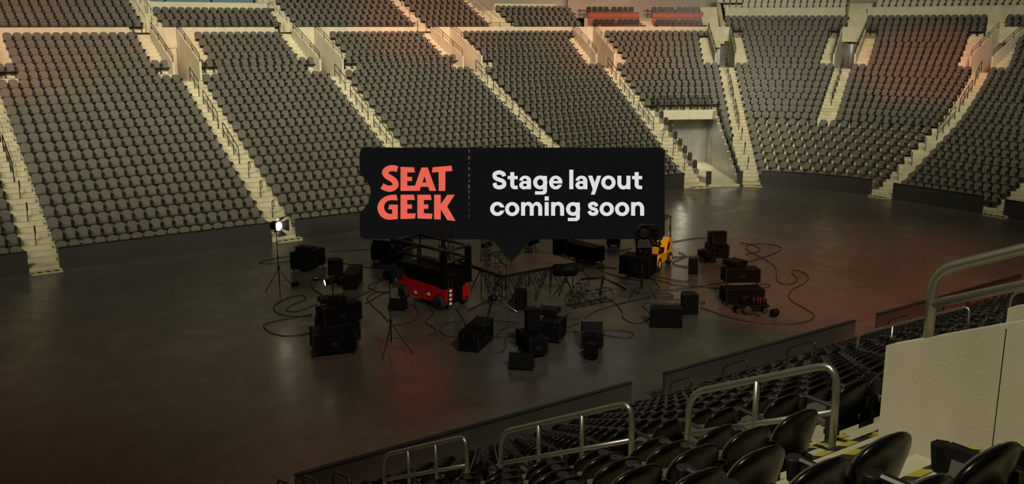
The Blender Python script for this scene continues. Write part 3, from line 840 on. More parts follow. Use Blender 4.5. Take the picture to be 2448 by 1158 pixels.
def box_chair(u, o, z, label, group):
    q = nrm(u); t = thing('box_chair', label, 'chair', P3(u, o, z), math.atan2(q[1], q[0])-PI/2, group)
    b = MB(); vs = []
    prof = [(-.19, .42), (.19, .42), (.205, .55), (.205, .86), (.16, .93), (-.16, .93), (-.205, .86), (-.205, .55)]
    b.prism(prof, Matrix.Translation((0, -.05, 0)), .09); b.build('backrest', M['arm'], t)
    MB().box((0, -.26, .42), (.42, .46, .10), bev=.03).build('seat_cushion', M['arm'], t)
    MB().box((0, -.22, .18), (.10, .10, .36)).build('pedestal', M['arm'], t)
lo_o, lo_z, hi_o, hi_z = UO+.15, 9.85, UO+1.95, 10.88
seg = ((45.02, 45.98), (46.22, 47.15))
pf = MB()
for j in range(16):
    a, b = 44.95+2.35*j/16, 44.95+2.35*(j+1)/16
    pf.add([P3(a, 18.8, lo_z), P3(b, 18.8, lo_z), P3(b, hi_o-.65, lo_z), P3(a, hi_o-.65, lo_z), P3(b, hi_o-.65, hi_z), P3(a, hi_o-.65, hi_z), P3(b, hi_o+3.2, hi_z), P3(a, hi_o+3.2, hi_z), P3(b, hi_o+3.2, hi_z+4), P3(a, hi_o+3.2, hi_z+4)], [(0, 1, 2, 3), (3, 2, 4, 5), (5, 4, 6, 7), (7, 6, 8, 9)])
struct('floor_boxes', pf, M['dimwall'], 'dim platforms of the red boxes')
for si, (a, b) in enumerate(seg):
    w = ('left', 'right')[si]
    box_desk(a, b, hi_o-.72, hi_z-.60, 1.02, f'red wooden counter between the chair rows of the {w} box')
    box_desk(a, b, 18.95, lo_z, .42, f'low red wooden ledge in front of the lower chairs of the {w} box')
    for ri, (o, z) in enumerate(((lo_o+.25, lo_z), (hi_o+.15, hi_z))):
        for j in range(8):
            u = a+(b-a)*(j+.75+(.35 if j > 3 else 0))/9.0
            box_chair(u, o, z, f'black box chair, {ORD[j]} from the left in the {("lower", "upper")[ri]} row of the {w} red box', 'black chairs in the red boxes')
sb2 = MB()
for k in range(6):
    o0 = 19.2+.42*k; z = lo_z+.15*k; a, b = 46.0, 46.2
    sb2.add([P3(a, o0, z), P3(b, o0, z), P3(b, o0, z+.15), P3(a, o0, z+.15), P3(b, o0+.42, z+.15), P3(a, o0+.42, z+.15)], [(0, 1, 2, 3), (3, 2, 4, 5)])
struct('floor_box_stairs', sb2, M['concrete'], 'pale stairs between the two red boxes')
# bar stools / folding seats behind the boxes: pale frames in a row
for j in range(16):
    u = 45.1+2.0*j/15
    if 45.95 < u < 46.25: continue
    q = nrm(u); t = thing('bar_stool', f'grey low-backed stool behind the red boxes, {ORD[j]} from the left', 'stool', P3(u, hi_o+1.9, hi_z), math.atan2(q[1], q[0])-PI/2, 'stools behind the red boxes')
    MB().box((0, -.05, .98), (.44, .04, .16), bev=.01).build('backrest', M['dimwall'], t)
    MB().box((0, -.22, .72), (.44, .40, .05), bev=.01).build('seat', M['dimwall'], t)
    for sx in (-.19, .19):
        for sy in (-.38, -.05): MB().box((sx, sy, .36), (.03, .03, .70)).build('leg', M['arm'], t)
# ------------------------------------------------------------------ stage gear on the floor
def spec(A, B, top, z0=0., Cp=None, depth=None):
    a, b = fl(*A, z0), fl(*B, z0); e = b-a; w = e.length; e.normalize()
    pr = Vector((-e.y, e.x, 0)); mid = (a+b)/2
    if pr.dot(mid-EYE) < 0: pr = -pr
    if Cp is not None: depth = max(.25, abs((fl(*Cp, z0)-b).dot(pr)))
    h = height(a, top)-z0
    c = mid+pr*depth/2; c.z = z0
    return dict(loc=c, rz=math.atan2(e.y, e.x), w=w, d=depth, h=h)
def spec3(P, Q, S, top, z0=0., maxw=9., maxd=9.):
    """box from its left, front and right bottom corners"""
    p, q, s = fl(*P, z0), fl(*Q, z0), fl(*S, z0); v1, v2 = q-p, s-q; l1, l2 = v1.length, v2.length
    a1_, a2_ = math.atan2(v1.y, v1.x), math.atan2(v2.y, v2.x)-PI/2
    while a2_-a1_ > PI: a2_ -= 2*PI
    while a2_-a1_ < -PI: a2_ += 2*PI
    a = (a1_*l1+a2_*l2)/(l1+l2); ex_ = Vector((math.cos(a), math.sin(a), 0)); ey_ = Vector((-ex_.y, ex_.x, 0))
    w, d = min(maxw, max(.25, v1.dot(ex_))), min(maxd, max(.25, v2.dot(ey_)))
    h = height(q, top)-z0
    c = q-ex_*w/2+ey_*d/2; c.z = z0
    return dict(loc=c, rz=a, w=w, d=d, h=h)
def road_case(label, s, casters=True, group=None, lid=.78, cat='case'):
    w, d, h = s['w'], s['d'], s['h']; t = thing('road_case', label, cat, s['loc'], s['rz'], group)
    cz = .10 if casters else .0; hb = h-cz; lz = cz+hb*lid
    MB().box((0, 0, (cz+lz)/2), (w, d, lz-cz), bev=.018).build('body', M['black'], t)
    MB().box((0, 0, (lz+.008+h)/2), (w, d, h-lz-.008), bev=.018).build('lid', M['black'], t)
    for sx in (-1, 1):
        for sy in (-1, 1):
            MB().box((sx*w/2, sy*d/2, (cz+h)/2), (.045, .045, hb*.985)).build('corner_edge', M['black2'], t)
            for zz in (cz+.02, h-.02):
                MB().box((sx*(w/2-.02), sy*(d/2-.02), zz), (.09, .09, .06), bev=.02).build('corner_ball', M['black2'], t)
    for sx in (-.28, .28):
        MB().box((sx*w, -d/2-.008, lz), (.09, .02, .10), bev=.006).build('latch', M['black2'], t)
    for sx in (-1, 1):
        MB().box((sx*(w/2+.006), 0, cz+hb*.45), (.018, min(.22, d*.4), .12), bev=.006).build('handle', M['black2'], t)
    if casters:
        for sx in (-1, 1):
            for sy in (-1, 1):
                k = MB().lathe([(.045, -.02), (.05, -.012), (.05, .012), (.045, .02)], Matrix.Translation((sx*(w/2-.08), sy*(d/2-.08), .05)) @ Matrix.Rotation(PI/2, 4, 'X'), 12)
                k.box((sx*(w/2-.08), sy*(d/2-.08), .09), (.09, .06, .03)); k.build('caster', M['rubber'], t)
    return t
def speaker(label, s, prof='trap', group=None):
    """upright speaker, tapered towards the back"""
    w, d, h = s['w'], s['d'], s['h']; t = thing('loudspeaker', label, 'speaker', s['loc'], s['rz'], group)
    m = Matrix.Rotation(-PI/2, 4, 'X')
    b = MB(); e = .20 if prof == 'trap' else .06
    pts = [(-w/2, -d/2), (w/2, -d/2), (w/2, d*.12), (w/2-w*e, d/2), (-w/2+w*e, d/2), (-w/2, d*.12)]
    n = len(pts); b.add([(x, y, 0.02) for x, y in pts]+[(x, y, h) for x, y in pts], [tuple(reversed(range(n))), tuple(range(n, 2*n))]+[(i, (i+1) % n, (i+1) % n+n, i+n) for i in range(n)])
    b.build('cabinet', M['black'], t)
    MB().box((0, -d/2-.008, h*.5), (w*.92, .02, h*.90), bev=.01).build('grille', M['grille'], t)
    MB().box((0, -d/2-.021, h*.08), (w*.16, .006, h*.03)).build('badge', M['black2'], t)
    for sx in (-1, 1): MB().box((sx*(w/2+.003), -d*.12, h*.55), (.012, .16, .09), bev=.005).build('handle', M['black2'], t)
    for sx in (-1, 1):
        for sy in (-1, 1): MB().box((sx*w*.25, sy*d*.3, .01), (.05, .05, .02)).build('foot', M['rubber'], t)
    return t
def wedge(label, loc, rz, w, d, h, group=None):
    t = thing('floor_monitor', label, 'speaker', loc, rz, group)
    prof = [(-d/2, 0), (d/2, 0), (d/2, h*.55), (d*.22, h), (-d*.05, h), (-d/2, h*.18)]
    b = MB(); b.prism([(p[0], p[1]) for p in prof], Matrix.Rotation(PI/2, 4, 'Z') @ Matrix.Translation((0, -w/2, 0)), w)
    b.build('cabinet', M['black'], t)
    dx, dz = (-d*.05+d/2), h*.82; a = math.atan2(dz, dx); Lh = math.hypot(dx, dz)
    g = MB(); g.box((0, 0, 0), (w*.92, Lh*.9, .015))
    g.v = [tuple(Matrix.Translation((0, 0, 0)) @ Vector((p[0], p[1]*math.cos(a)-p[2]*math.sin(a), p[1]*math.sin(a)+p[2]*math.cos(a))) + Vector((0, (-d/2-d*.05)/2, (h*.18+h)/2))) for p in g.v]
    for i, p in enumerate(g.v): g.v[i] = (p[0], p[1]-.006*math.sin(a), p[2]+.006*math.cos(a))
    g.build('grille', M['grille'], t)
    MB().box((-w/2-.003, d*.15, h*.4), (.01, .14, .08)).build('handle', M['black2'], t)
    MB().box((w/2+.003, d*.15, h*.4), (.01, .14, .08)).build('handle', M['black2'], t)
    return t
def up(s, base):   # the same footprint helper, one level higher
    return base['loc'].z+base['h']

# left back case with a small case on it
a1 = spec3((703, 646), (735, 653), (768, 635), 607); road_case('black flight case on casters standing right of the left lamp tripod', a1)
z = up(None, a1); a2 = spec((708, 604), (742, 607), 590, z, depth=.42); road_case('small black case lying on the flight case right of the left lamp tripod', a2, False)
# upright speaker and the box in front of it
speaker('upright black loudspeaker behind the small lit spotlight', spec((788, 660), (821, 657), 624, depth=.55))
speaker('squat black cabinet between the lit spotlight and the red lift', spec((819, 694), (853, 694), 658, Cp=(866, 666)), 'box')
# front left stack
b1 = spec3((743, 833), (751, 857), (853, 847), 803); road_case('black flight case on casters, lowest and frontmost of the left stack', b1)
b0 = dict(b1); ax_ = Vector((math.cos(b1['rz']), math.sin(b1['rz']), 0)); ay_ = Vector((-ax_.y, ax_.x, 0))
b0['loc'] = b1['loc']-ax_*(b1['w']+.05)+ay_*.28; road_case('black flight case right behind the lowest case of the left stack', b0)
z = b1['h']; b2 = spec3((747, 786), (776, 791), (872, 773), 740, z); b2t = road_case('long black flight case lying on top of the left stack', b2, True)
z2 = z+b2['h']; b4 = spec((763, 729), (815, 723), 717, z, depth=.4); b4['loc'] = fl(795, 722, z2); b4['w'] = .85; b4['d'] = .38; b4['h'] = .20; road_case('flat black case under the lit spotlight on the left stack', b4, False)
# back left
c1 = spec3((888, 627), (934, 632), (966, 619), 597); road_case('large black flight case behind the left end of the red lift', c1)
wedge('black floor monitor lying on the case behind the left end of the red lift', fl(911, 599, c1['h'])+Vector((.12, .25, 0)), c1['rz'], .75, .5, .38)
c2 = spec((950, 612), (986, 606), 568, depth=.6); c2['loc'] = c2['loc']+Vector((.5, .9, 0)); road_case('tall black case seen through the guard rails of the red lift', c2)
g1 = spec((930, 741), (962, 751), 722, depth=.5); wedge('black floor monitor lying between the front lamp tripod and the red lift', fl(951, 739), g1['rz']+.5, .62, .42, .38)
# centre cluster
h1 = spec3((1096, 841), (1143, 845), (1181, 813), 797); road_case('black flight case left of the centre group, flat case on it', h1, False)
h1b = spec((1119, 789), (1144, 788), 776, h1['h'], depth=.5); h1b['loc'] = fl(1148, 779, h1['h']); h1b['rz'] = h1['rz']; h1b['w'], h1b['d'], h1b['h'] = h1['w']*.85, min(h1['d']*.7, .9), .17; road_case('flat black case lying on the left case of the centre group', h1b, False)
h2 = spec3((1230, 833), (1267, 861), (1310, 857), 813); road_case('black flight case in the middle of the centre group, loudspeaker on it', h2)
speaker('upright loudspeaker standing on the middle case of the centre group', (lambda s: {**s, 'loc': fl(1270, 790, h2['h']), 'rz': h2['rz']+PI/2, 'w': .44, 'd': .40, 'h': .74})(h2))
h4 = spec3((1288, 820), (1338, 825), (1352, 807), 773); road_case('tall black flight case at the back of the centre group', h4)
h5 = {**h4, 'loc': fl(1312, 750, h4['h']), 'w': .66, 'd': .55, 'h': .20}; road_case('flat case with a greyish lid on the tall case of the centre group', h5, False)
wedge('black floor monitor lying nearest to the near barrier', fl(1246, 880), spec((1217, 886), (1270, 889), 860, depth=.4)['rz'], .76, .46, .46)
h7 = spec((1391, 837), (1441, 838), 795, depth=1.2); road_case('black flight case at the right of the centre group', h7)
speaker('small black loudspeaker in front of the right case of the centre group', spec((1396, 859), (1419, 864), 822, depth=.34), 'box')
speaker('upright loudspeaker standing alone between the stage and the centre group', spec((1233, 743), (1260, 742), 696, depth=.42))
# right
speaker('tapered black loudspeaker right of the fallen truss pieces', spec((1630, 753), (1669, 753), 707, depth=.62))
speaker('black cabinet lying in front of the tapered loudspeaker on the right', spec((1554, 784), (1631, 786), 739, depth=.55), 'box')
speaker('slim upright loudspeaker right of the forklift', spec((1645, 656), (1668, 657), 619, depth=.38))
k1 = spec((1677, 629), (1711, 629), 613, depth=.5); road_case('small black case under a wider one right of the slim loudspeaker', k1, False)
k2 = spec3((1671, 611), (1694, 617), (1718, 609), 602, k1['h']); road_case('wide black case lying on the small case right of the slim loudspeaker', k2, False)
r1 = spec3((1725, 721), (1736, 734), (1824, 729), 695); road_case('big black flight case, lowest of the tall right stack', r1)
r2 = spec3((1723, 674), (1735, 684), (1816, 682), 646, r1['h']); road_case('big black flight case, second from the bottom of the tall right stack', r2)
r3 = spec3((1734, 633), (1759, 642), (1779, 635), 628, r1['h']+r2['h'], .8, .7); road_case('small black case on top of the tall right stack', r3, False)
r4 = spec((1729, 646), (1781, 646), 608, depth=.6); r4['loc'] = r4['loc']+Vector((.7, 1.6, 0)); road_case('black flight case standing behind the tall right stack', r4)
r5 = {**r4, 'loc': r4['loc']+Vector((.1, .12, r4['h']))}; r5.update(w=.78, d=.25, h=.55); road_case('upright black case on the case behind the tall right stack', r5, False)
wedge('black floor monitor on the case behind the tall right stack', r4['loc']+Vector((-.12, -.20, r4['h'])), r4['rz']-.2, .62, .34, .36)
# back
j1 = spec3((1358, 617), (1418, 634), (1440, 627), 594); road_case('large black flight case between the stage and the forklift', j1)
jw = spec((1345, 612), (1368, 616), 588, depth=.6); speaker('tapered black cabinet at the left end of the large case behind the stage', {**jw, 'loc': jw['loc']+Vector((.0, .75, 0)), 'h': .95})
road_case('black case half hidden under the lower edge of the ticket sign', spec((1451, 591), (1481, 592), 565, depth=.6))
road_case('black case peeping out under the ticket sign left of the forklift mast', (lambda s: {**s, 'loc': s['loc']+Vector((.6, 1.3, 0))})(spec((1345, 590), (1392, 590), 560, depth=.6)))

# --- lamp tripods
def tripod(label, base, feet, top_h, lean=(0, 0), hub=.95):
    t = thing('lamp_tripod', label, 'tripod', base)
    up_ = Vector((lean[0], lean[1], 1)); r = .022
    MB().tube(up_*.28, up_*top_h*.55, .024, 8).build('lower_tube', M['pole'], t)
    MB().tube(up_*top_h*.5, up_*top_h, .016, 8).build('upper_tube', M['pole'], t)
    MB().lathe([(.05, 0), (.055, .03), (.055, .09), (.03, .14)], Matrix.Translation(up_*hub), 10).build('collar', M['pole'], t)
    MB().lathe([(.035, 0), (.042, .02), (.042, .06), (.03, .08)], Matrix.Translation(up_*top_h*.54), 10).build('clamp', M['pole'], t)
    br = MB()
    for p in feet:
        f = Vector(p)-Vector(base); f.z = 0
        k = MB().tube(up_*hub, f+Vector((0, 0, .02)), .014, 6); lg = k.build('leg', M['pole'], t)
        MB().lathe([(.028, 0), (.03, .02), (.016, .05)], Matrix.Translation(f), 8).build('foot', M['rubber'], lg)
        q = (up_*hub).lerp(f, .55); br.tube(up_*(hub*.46), q, .010, 5)
    br.build('brace', M['pole'], t)
    return t
def lamp_head(parent, at, aim, size, lit, doors=True):
    """floodlight head: drum, yoke, lens, four barn doors; local to parent"""
    d = Vector(aim).normalized(); q = d.to_track_quat('-Y', 'Z').to_matrix().to_4x4(); m = Matrix.Translation(at) @ q
    s = size; b = MB()
    b.lathe([(.16*s, -.34*s), (.27*s, -.28*s), (.30*s, -.05*s), (.34*s, .20*s), (.35*s, .24*s)], m @ Matrix.Rotation(PI/2, 4, 'X'), 16)
    hd = b.build('lamp_head', M['black'], parent)
    k = MB(); N = 10
    k.path([m @ Vector((.40*s*math.cos(PI*j/N), 0, -.36*s*math.sin(PI*j/N)-.04*s)) for j in range(N+1)], .022*s+.006, 6)
    k.build('yoke', M['black2'], parent)
    MB().lathe([(.30*s, 0), (.22*s, .03*s), (.02*s, .045*s)], m @ Matrix.Translation((0, -.235*s, 0)) @ Matrix.Rotation(PI/2, 4, 'X'), 16).build('lens', M['lamp' if lit else 'lampoff'], hd)
    if doors:
        for a in range(4):
            mm = m @ Matrix.Rotation(a*PI/2, 4, 'Y') @ Matrix.Translation((0, -.24*s, .34*s)) @ Matrix.Rotation(R_(-38 if a % 2 == 0 else -28), 4, 'X')
            p = MB(); w1, w2, L = .26*s, .38*s, .42*s
            p.add([mm @ Vector(v) for v in ((-w1, 0, 0), (w1, 0, 0), (w2, -L, 0), (-w2, -L, 0), (-w1, 0, .012), (w1, 0, .012), (w2, -L, .012), (-w2, -L, .012))], [(0, 3, 2, 1), (4, 5, 6, 7), (0, 1, 5, 4), (1, 2, 6, 5), (2, 3, 7, 6), (3, 0, 4, 7)])
            p.build('barn_door', M['black2'], hd)
    return m
T1f = [fl(636, 697), fl(670, 709), fl(702, 690)]; T1 = (T1f[0]+T1f[1]+T1f[2])/3; h_ = height(T1, 546)
t1_ = tripod('tall tripod with a lit floodlight at the left, feet on the floor', T1, T1f, h_, (-.01, .0))
lm1 = lamp_head(t1_, (-.02, 0, h_+.10), RGT*.80-FWD*.55-Vector((0, 0, .12)), .62, True)
T2f = [fl(915, 860), fl(985, 845), fl(927, 812)]; T2 = fl(936, 838); h2_ = height(T2, 662)
t2_ = tripod('tripod with an unlit floodlight standing in front of the red lift', T2, T2f, h2_, (0, 0))
lamp_head(t2_, (0, 0, h2_+.06), RGT*.85-FWD*.45-Vector((0, 0, .15)), .56, False)
T3f = [fl(1505, 719), fl(1527, 702), fl(1569, 717)]; T3 = (T3f[0]+T3f[1]+T3f[2])/3; h3_ = height(T3, 560)
t3_ = tripod('tripod with a dark floodlight in front of the forklift load', T3, T3f, h3_, (-.01, 0))
lamp_head(t3_, (-.02, 0, h3_+.12), (-.45, -.85, -.25), .80, False)
# ballast on the floor by the first tripod, small clamp beside the cable
tb_ = thing('ballast_box', 'small black ballast box beside the foot of the left lamp tripod', 'box', fl(706, 684), .3)
MB().box((0, 0, .08), (.30, .20, .16), bev=.02).build('housing', M['black'], tb_); MB().path([(-.10, 0, .16), (-.10, 0, .21), (.10, 0, .21), (.10, 0, .16)], .01, 5).build('handle', M['black2'], tb_)
tc_ = thing('cable_adapter', 'small black plug adapter with pale marks on the floor left of the lit spotlight', 'adapter', fl(756, 671), .7)
MB().box((0, 0, .05), (.24, .16, .10), bev=.015).build('housing', M['black'], tc_)
for sx in (-.06, 0, .06): MB().box((sx, 0, .103), (.012, .12, .006)).build('mark', M['lbl'], tc_)
MB().path([(0, -.08, .03), (.1, -.25, .02), (.28, -.2, .02), (.25, -.02, .02)], .012, 5).build('lead', M['cable'], tc_)
# profile spotlight on the left stack
ps = thing('profile_spotlight', 'small lit profile spotlight on the flat case of the left stack', 'spotlight', b4['loc']+Vector((0, 0, b4['h'])), 0)
axis = Vector((-.62, .02, -.16)).normalized()
axis = (RGT*-.86-FWD*.38+Vector((0, 0, -.22))).normalized()
qm = Matrix.Translation((.14, .05, .50)) @ axis.to_track_quat('Z', 'Y').to_matrix().to_4x4()
MB().lathe([(.12, -.40), (.18, -.35), (.19, -.10), (.125, -.02), (.10, .05), (.10, .26), (.115, .28), (.115, .34)], qm, 16).build('lamp_body', M['black'], ps)
MB().lathe([(.095, .345), (.02, .355)], qm, 14).build('lens', M['lamp'], ps)
MB().box((.05, .05, .012), (.36, .26, .025), bev=.008).build('base_plate', M['black2'], ps)
for sx in (-1, 1): MB().tube((.05+sx*.12*RGT.y*-1, .05+sx*.16, .02), (.05+sx*.10, .05+sx*.16, .52), .018, 6).build('yoke_arm', M['black2'], ps)

# --- scissor lift
A, B, D = fl(952, 712), fl(1063, 745), fl(1126, 731)
e = (B-A); Lw = e.length; e.normalize(); sd = Vector((-e.y, e.x, 0))
if sd.dot(A-EYE) < 0: sd = -sd
Wd = 1.22; ctr = (A+B)/2+sd*Wd/2
lift = thing('scissor_lift', 'red and black scissor lift parked left of the stage', 'lift', ctr, math.atan2(e.y, e.x))
L2, W2 = Lw/2+.06, Wd/2
hb_ = .92
MB().box((0, 0, .50), (2*L2-.10, Wd-.16, .56), bev=.03).build('chassis', M['red'], lift)
sb_ = MB()
for sy in (-1, 1):
    # side skirt with a stepped upper edge and wheel arches
    m = Matrix.Translation((0, sy*(W2-.05)-.03, 0))
    pts = [(-L2, .42)]
    for j in range(7): a = PI-PI*j/6; pts.append((-L2+.36+.30*math.cos(a), .30+.30*math.sin(a)))
    for j in range(7): a = PI-PI*j/6; pts.append((L2-.36+.30*math.cos(a), .30+.30*math.sin(a)))
    pts = [(-L2, .36), (-L2+.05, .36)]+[(-L2+.36+.31*math.cos(PI-PI*j/6), .28+.31*math.sin(PI-PI*j/6)) for j in range(1, 6)]+[(-L2+.68, .24), (L2-.68, .24)]+[(L2-.36+.31*math.cos(PI-PI*j/6), .28+.31*math.sin(PI-PI*j/6)) for j in range(1, 6)]+[(L2-.04, .36), (L2, .36), (L2, .82), (-L2*.55, .88), (-L2*.72, 1.02), (-L2, 1.02)]
    q = MB(); n = len(pts)
    q.add([m @ Vector((x, y_, z_)) for y_ in (0, .06) for x, z_ in pts], [(i, (i+1) % n, (i+1) % n+n, i+n) for i in range(n)])
    for y_, fl_ in ((0, 1), (.06, 0)):
        P3d = [m @ Vector((x, y_, z_)) for x, z_ in pts]
        tri = tessellate_polygon([[Vector((x, z_, 0)) for x, z_ in pts]]); q.add(P3d, [tuple(tt) for tt in tri])
    q.build('side_skirt', M['red'], lift)
MB().box((L2-.02, 0, .60), (.06, Wd-.1, .46)).build('end_panel', M['red'], lift)
for yy in (-.26, .20): MB().box((L2+.012, yy, .55), (.012, .30, .26), bev=.004).build('red_hatch', M['red'], lift)
ld = MB()
MB().box((L2+.02, -.02, .58), (.05, .46, .62)).build('rear_frame', M['black'], lift)
for sy in (-.52, -.36): ld.tube((L2+.10, sy+.30-.32, .22), (L2+.10, sy+.30-.32, 1.22), .016, 5)
lad = ld.build('ladder', M['black2'], lift)
for zz in (.30, .46, .62, .78): MB().box((L2+.10, -.46, zz), (.02, .14, .09)).build('step_plate', M['lbl'], lad)
for x_, z_ in ((-.28, .42), (.48, .50)): MB().box((x_, -W2-.016, z_), (.15, .008, .11)).build('warning_plate', M['lbl'], lift)
MB().box((.30, -W2-.016, .45), (.03, .008, .04)).build('warning_plate', M['lbl'], lift)
for sx in (-1, 1):
    for sy in (-1, 1):
        w_ = MB().lathe([(.18, -.10), (.265, -.085), (.275, -.05), (.275, .05), (.265, .085), (.18, .10)], Matrix.Translation((sx*(L2-.36), sy*(W2-.04), .275)) @ Matrix.Rotation(PI/2, 4, 'X'), 20)
        wo = w_.build('wheel', M['rubber'], lift)
        MB().lathe([(.13, -.004), (.11, .004)], Matrix.Translation((sx*(L2-.36), sy*(W2+.062), .275)) @ Matrix.Rotation(PI/2, 4, 'X'), 14).build('hub_cap', M['black2'], wo)
# folded scissor pack and platform
for i in range(4):
    z_ = .88+i*.095
    for sy in (-.38, .38): MB().tube((-L2*.82, sy, z_+(.05 if i % 2 else 0)), (L2*.82, sy, z_+(0 if i % 2 else .05)), .035, 4).build('scissor_arm', M['black'], lift)
MB().box((0, 0, 1.06), (2*L2-.04, Wd-.06, .34), bev=.02).build('scissor_cover', M['black'], lift)
MB().box((0, 0, 1.28), (2*L2+.06, Wd, .10), bev=.015).build('platform', M['black'], lift)
PZ, RT = 1.33, 2.30
for (x, y) in ((-L2, -W2), (-L2, W2), (L2, -W2), (L2, W2), (-.1, -W2), (-.1, W2)):
    big = x == L2
    MB().box((x-(.06 if big else 0), y, (PZ+RT)/2-.02-(.2 if big else 0)), (.28 if big else .07, .12 if big else .07, RT-PZ+(.4 if big else 0)), bev=.02).build('guard_post', M['black'], lift)
for zz in (RT, 1.85):
    g = MB().path([(-L2, -W2, zz), (L2, -W2, zz)], .055, 6).path([(-L2, W2, zz), (L2, W2, zz)], .055, 6).path([(-L2, -W2, zz), (-L2, W2, zz)], .055, 6).path([(L2, -W2, zz), (L2, W2, zz)], .055, 6)
    g.build('guard_rail', M['redwood' if zz == RT else 'black'] if False else M['black2'], lift)
MB().tube((-.1, W2-.02, RT), (.55, W2-.02, PZ), .03, 6).build('gate_brace', M['black'], lift)
for sy in (-W2, W2): MB().box((0, sy, PZ+.08), (2*L2, .02, .16)).build('toe_board', M['black'], lift)
cb_ = MB().box((-L2+.15, -W2+.05, 1.95), (.26, .16, .24), bev=.02); cb_.build('control_box', M['black'], lift)

# --- forklift
fr, rr_ = fl(1571, 650), fl(1598, 631)
dv = (fr-rr_); dv.z = 0; WB = dv.length; dv.normalize(); lf = Vector((-dv.y, dv.x, 0))
if lf.dot(RGT) > 0: lf = -lf            # towards the far/left wheel pair
TW = 1.02; fctr = (fr+rr_)/2+lf*TW/2
fk = thing('forklift', 'yellow forklift carrying a black case behind the right lamp tripod', 'forklift', fctr, math.atan2(dv.y, dv.x))
# local: +x forwards (towards the forks), the seen side is -y or +y
sgn = -1 if (Vector((-dv.y, dv.x, 0)).dot(lf) > 0) else 1    # sign of y for the seen side
def side_poly(pts, y0, y1, name, m, parent=fk):
    q = MB(); n = len(pts)
    q.add([(x, y_, z_) for y_ in (y0, y1) for x, z_ in pts], [(i, (i+1) % n, (i+1) % n+n, i+n) for i in range(n)])
    tri = tessellate_polygon([[Vector((x, z_, 0)) for x, z_ in pts]])
    for y_ in (y0, y1): q.add([(x, y_, z_) for x, z_ in pts], [tuple(tt) for tt in tri])
    o = q.build(name, M[m], parent); consistent(o.data); return o
h = WB/2
side_poly([(-h-.52, .34), (-h-.40, .24), (-h+.36, .24), (h-.42, .22), (h-.30, .62), (h-.55, .66), (h-.75, .58), (-h+.42, .60), (-h+.18, 1.02), (-h+.05, 1.12), (-h-.42, 1.12), (-h-.55, .95)], -.50, .50, 'body', 'yellow')
side_poly([(-h-.55, .36), (-h-.20, .36), (-h-.16, 1.0), (-h-.30, 1.13), (-h-.55, 1.0), (-h-.62, .75)], -.47, .47, 'counterweight', 'yellow')
side_poly([(-h+.02, .66), (-h+.28, .66), (-h+.08, .96), (-h-.16, .98)], sgn*.495, sgn*.508, 'vent_panel', 'black')
side_poly([(h-.62, .55), (h-.30, .55), (h-.18, .98), (h-.42, .98)], -.46, .46, 'dash_cowl', 'yellow')
side_poly([(-h+.30, .58), (h-.60, .58), (h-.60, .70), (-h+.30, .80)], -.42, .42, 'footwell_cover', 'black')
for sy in (-1, 1):
    side_poly([(h+.34*math.cos(PI*j/8), .33+.36*math.sin(PI*j/8)) for j in range(9)]+[(h+.29*math.cos(PI-PI*j/8), .33+.31*math.sin(PI-PI*j/8)) for j in range(9)], sy*.42, sy*.62, 'fender', 'yellow')
for (x, r_) in ((h, .32), (-h, .27)):
    for sy in (-1, 1):
        w_ = MB().lathe([(r_*.6, -.11), (r_*.95, -.10), (r_, -.07), (r_, .07), (r_*.95, .10), (r_*.6, .11)], Matrix.Translation((x, sy*.51, r_)) @ Matrix.Rotation(PI/2, 4, 'X'), 20).build('wheel', M['rubber'], fk)
        MB().lathe([(r_*.5, -.005), (r_*.42, .008)], Matrix.Translation((x, sy*.51+sy*.112, r_)) @ Matrix.Rotation(PI/2*(-1 if sy > 0 else 1), 4, 'X'), 12).build('hub_cap', M['yellow'], w_)
MB().box((-h+.32, 0, .92), (.46, .48, .14), bev=.05).build('seat_cushion', M['rubber'], fk)
MB().box((-h+.08, 0, 1.20), (.12, .46, .52), bev=.05).build('seat_back', M['rubber'], fk)
sw = MB().path([Vector((h-.50, 0, 1.18))+Vector((.06*math.sin(2*PI*j/14), .17*math.cos(2*PI*j/14), .16*math.sin(2*PI*j/14))) for j in range(14)], .014, 5, None, True); sw.tube((h-.50, 0, 1.18), (h-.38, 0, .9), .02, 6)
sw.build('steering_wheel', M['rubber'], fk)
for x in (-h-.30, h-.34):
    for sy in (-1, 1): MB().tube((x, sy*.46, 1.0 if x < 0 else .9), (x+(.0 if x < 0 else -.10), sy*.44, 2.08), .032, 6).build('guard_post', M['darkrail'], fk)
ov = MB().path([(-h-.30, -.44, 2.10), (h-.44, -.44, 2.10), (h-.44, .44, 2.10), (-h-.30, .44, 2.10)], .035, 6, None, True)
for j in range(5): ov.box((-h-.15+j*.28, 0, 2.10), (.06, .88, .03))
ov.build('overhead_guard', M['darkrail'], fk)
for sy in (-1, 1):
    MB().box((h+.34, sy*.30, 1.10), (.12, .09, 2.0)).build('mast_rail', M['black'], fk)
    MB().box((h+.40, sy*.22, 1.05), (.09, .07, 1.85)).build('mast_rail', M['black2'], fk)
for zz in (.35, 1.05, 2.02): MB().box((h+.36, 0, zz), (.08, .68, .09)).build('mast_crossbar', M['black'], fk)
for sy in (-1, 1): MB().box((h+.20, sy*.17, 1.02), (.02, .28, .22)).build('dash_panel', M['yellow'], fk)
MB().tube((h+.36, 0, .2), (h+.36, 0, 1.95), .045, 8).build('lift_cylinder', M['black2'], fk)
MB().box((h+.48, 0, .42), (.06, .95, .50)).build('carriage', M['black'], fk)
for sy in (-.25, .25):
    q = MB().box((h+1.02, sy, .10), (1.02, .11, .045)); q.box((h+.53, sy, .36), (.05, .11, .56)); q.build('fork', M['steel_dk'], fk)
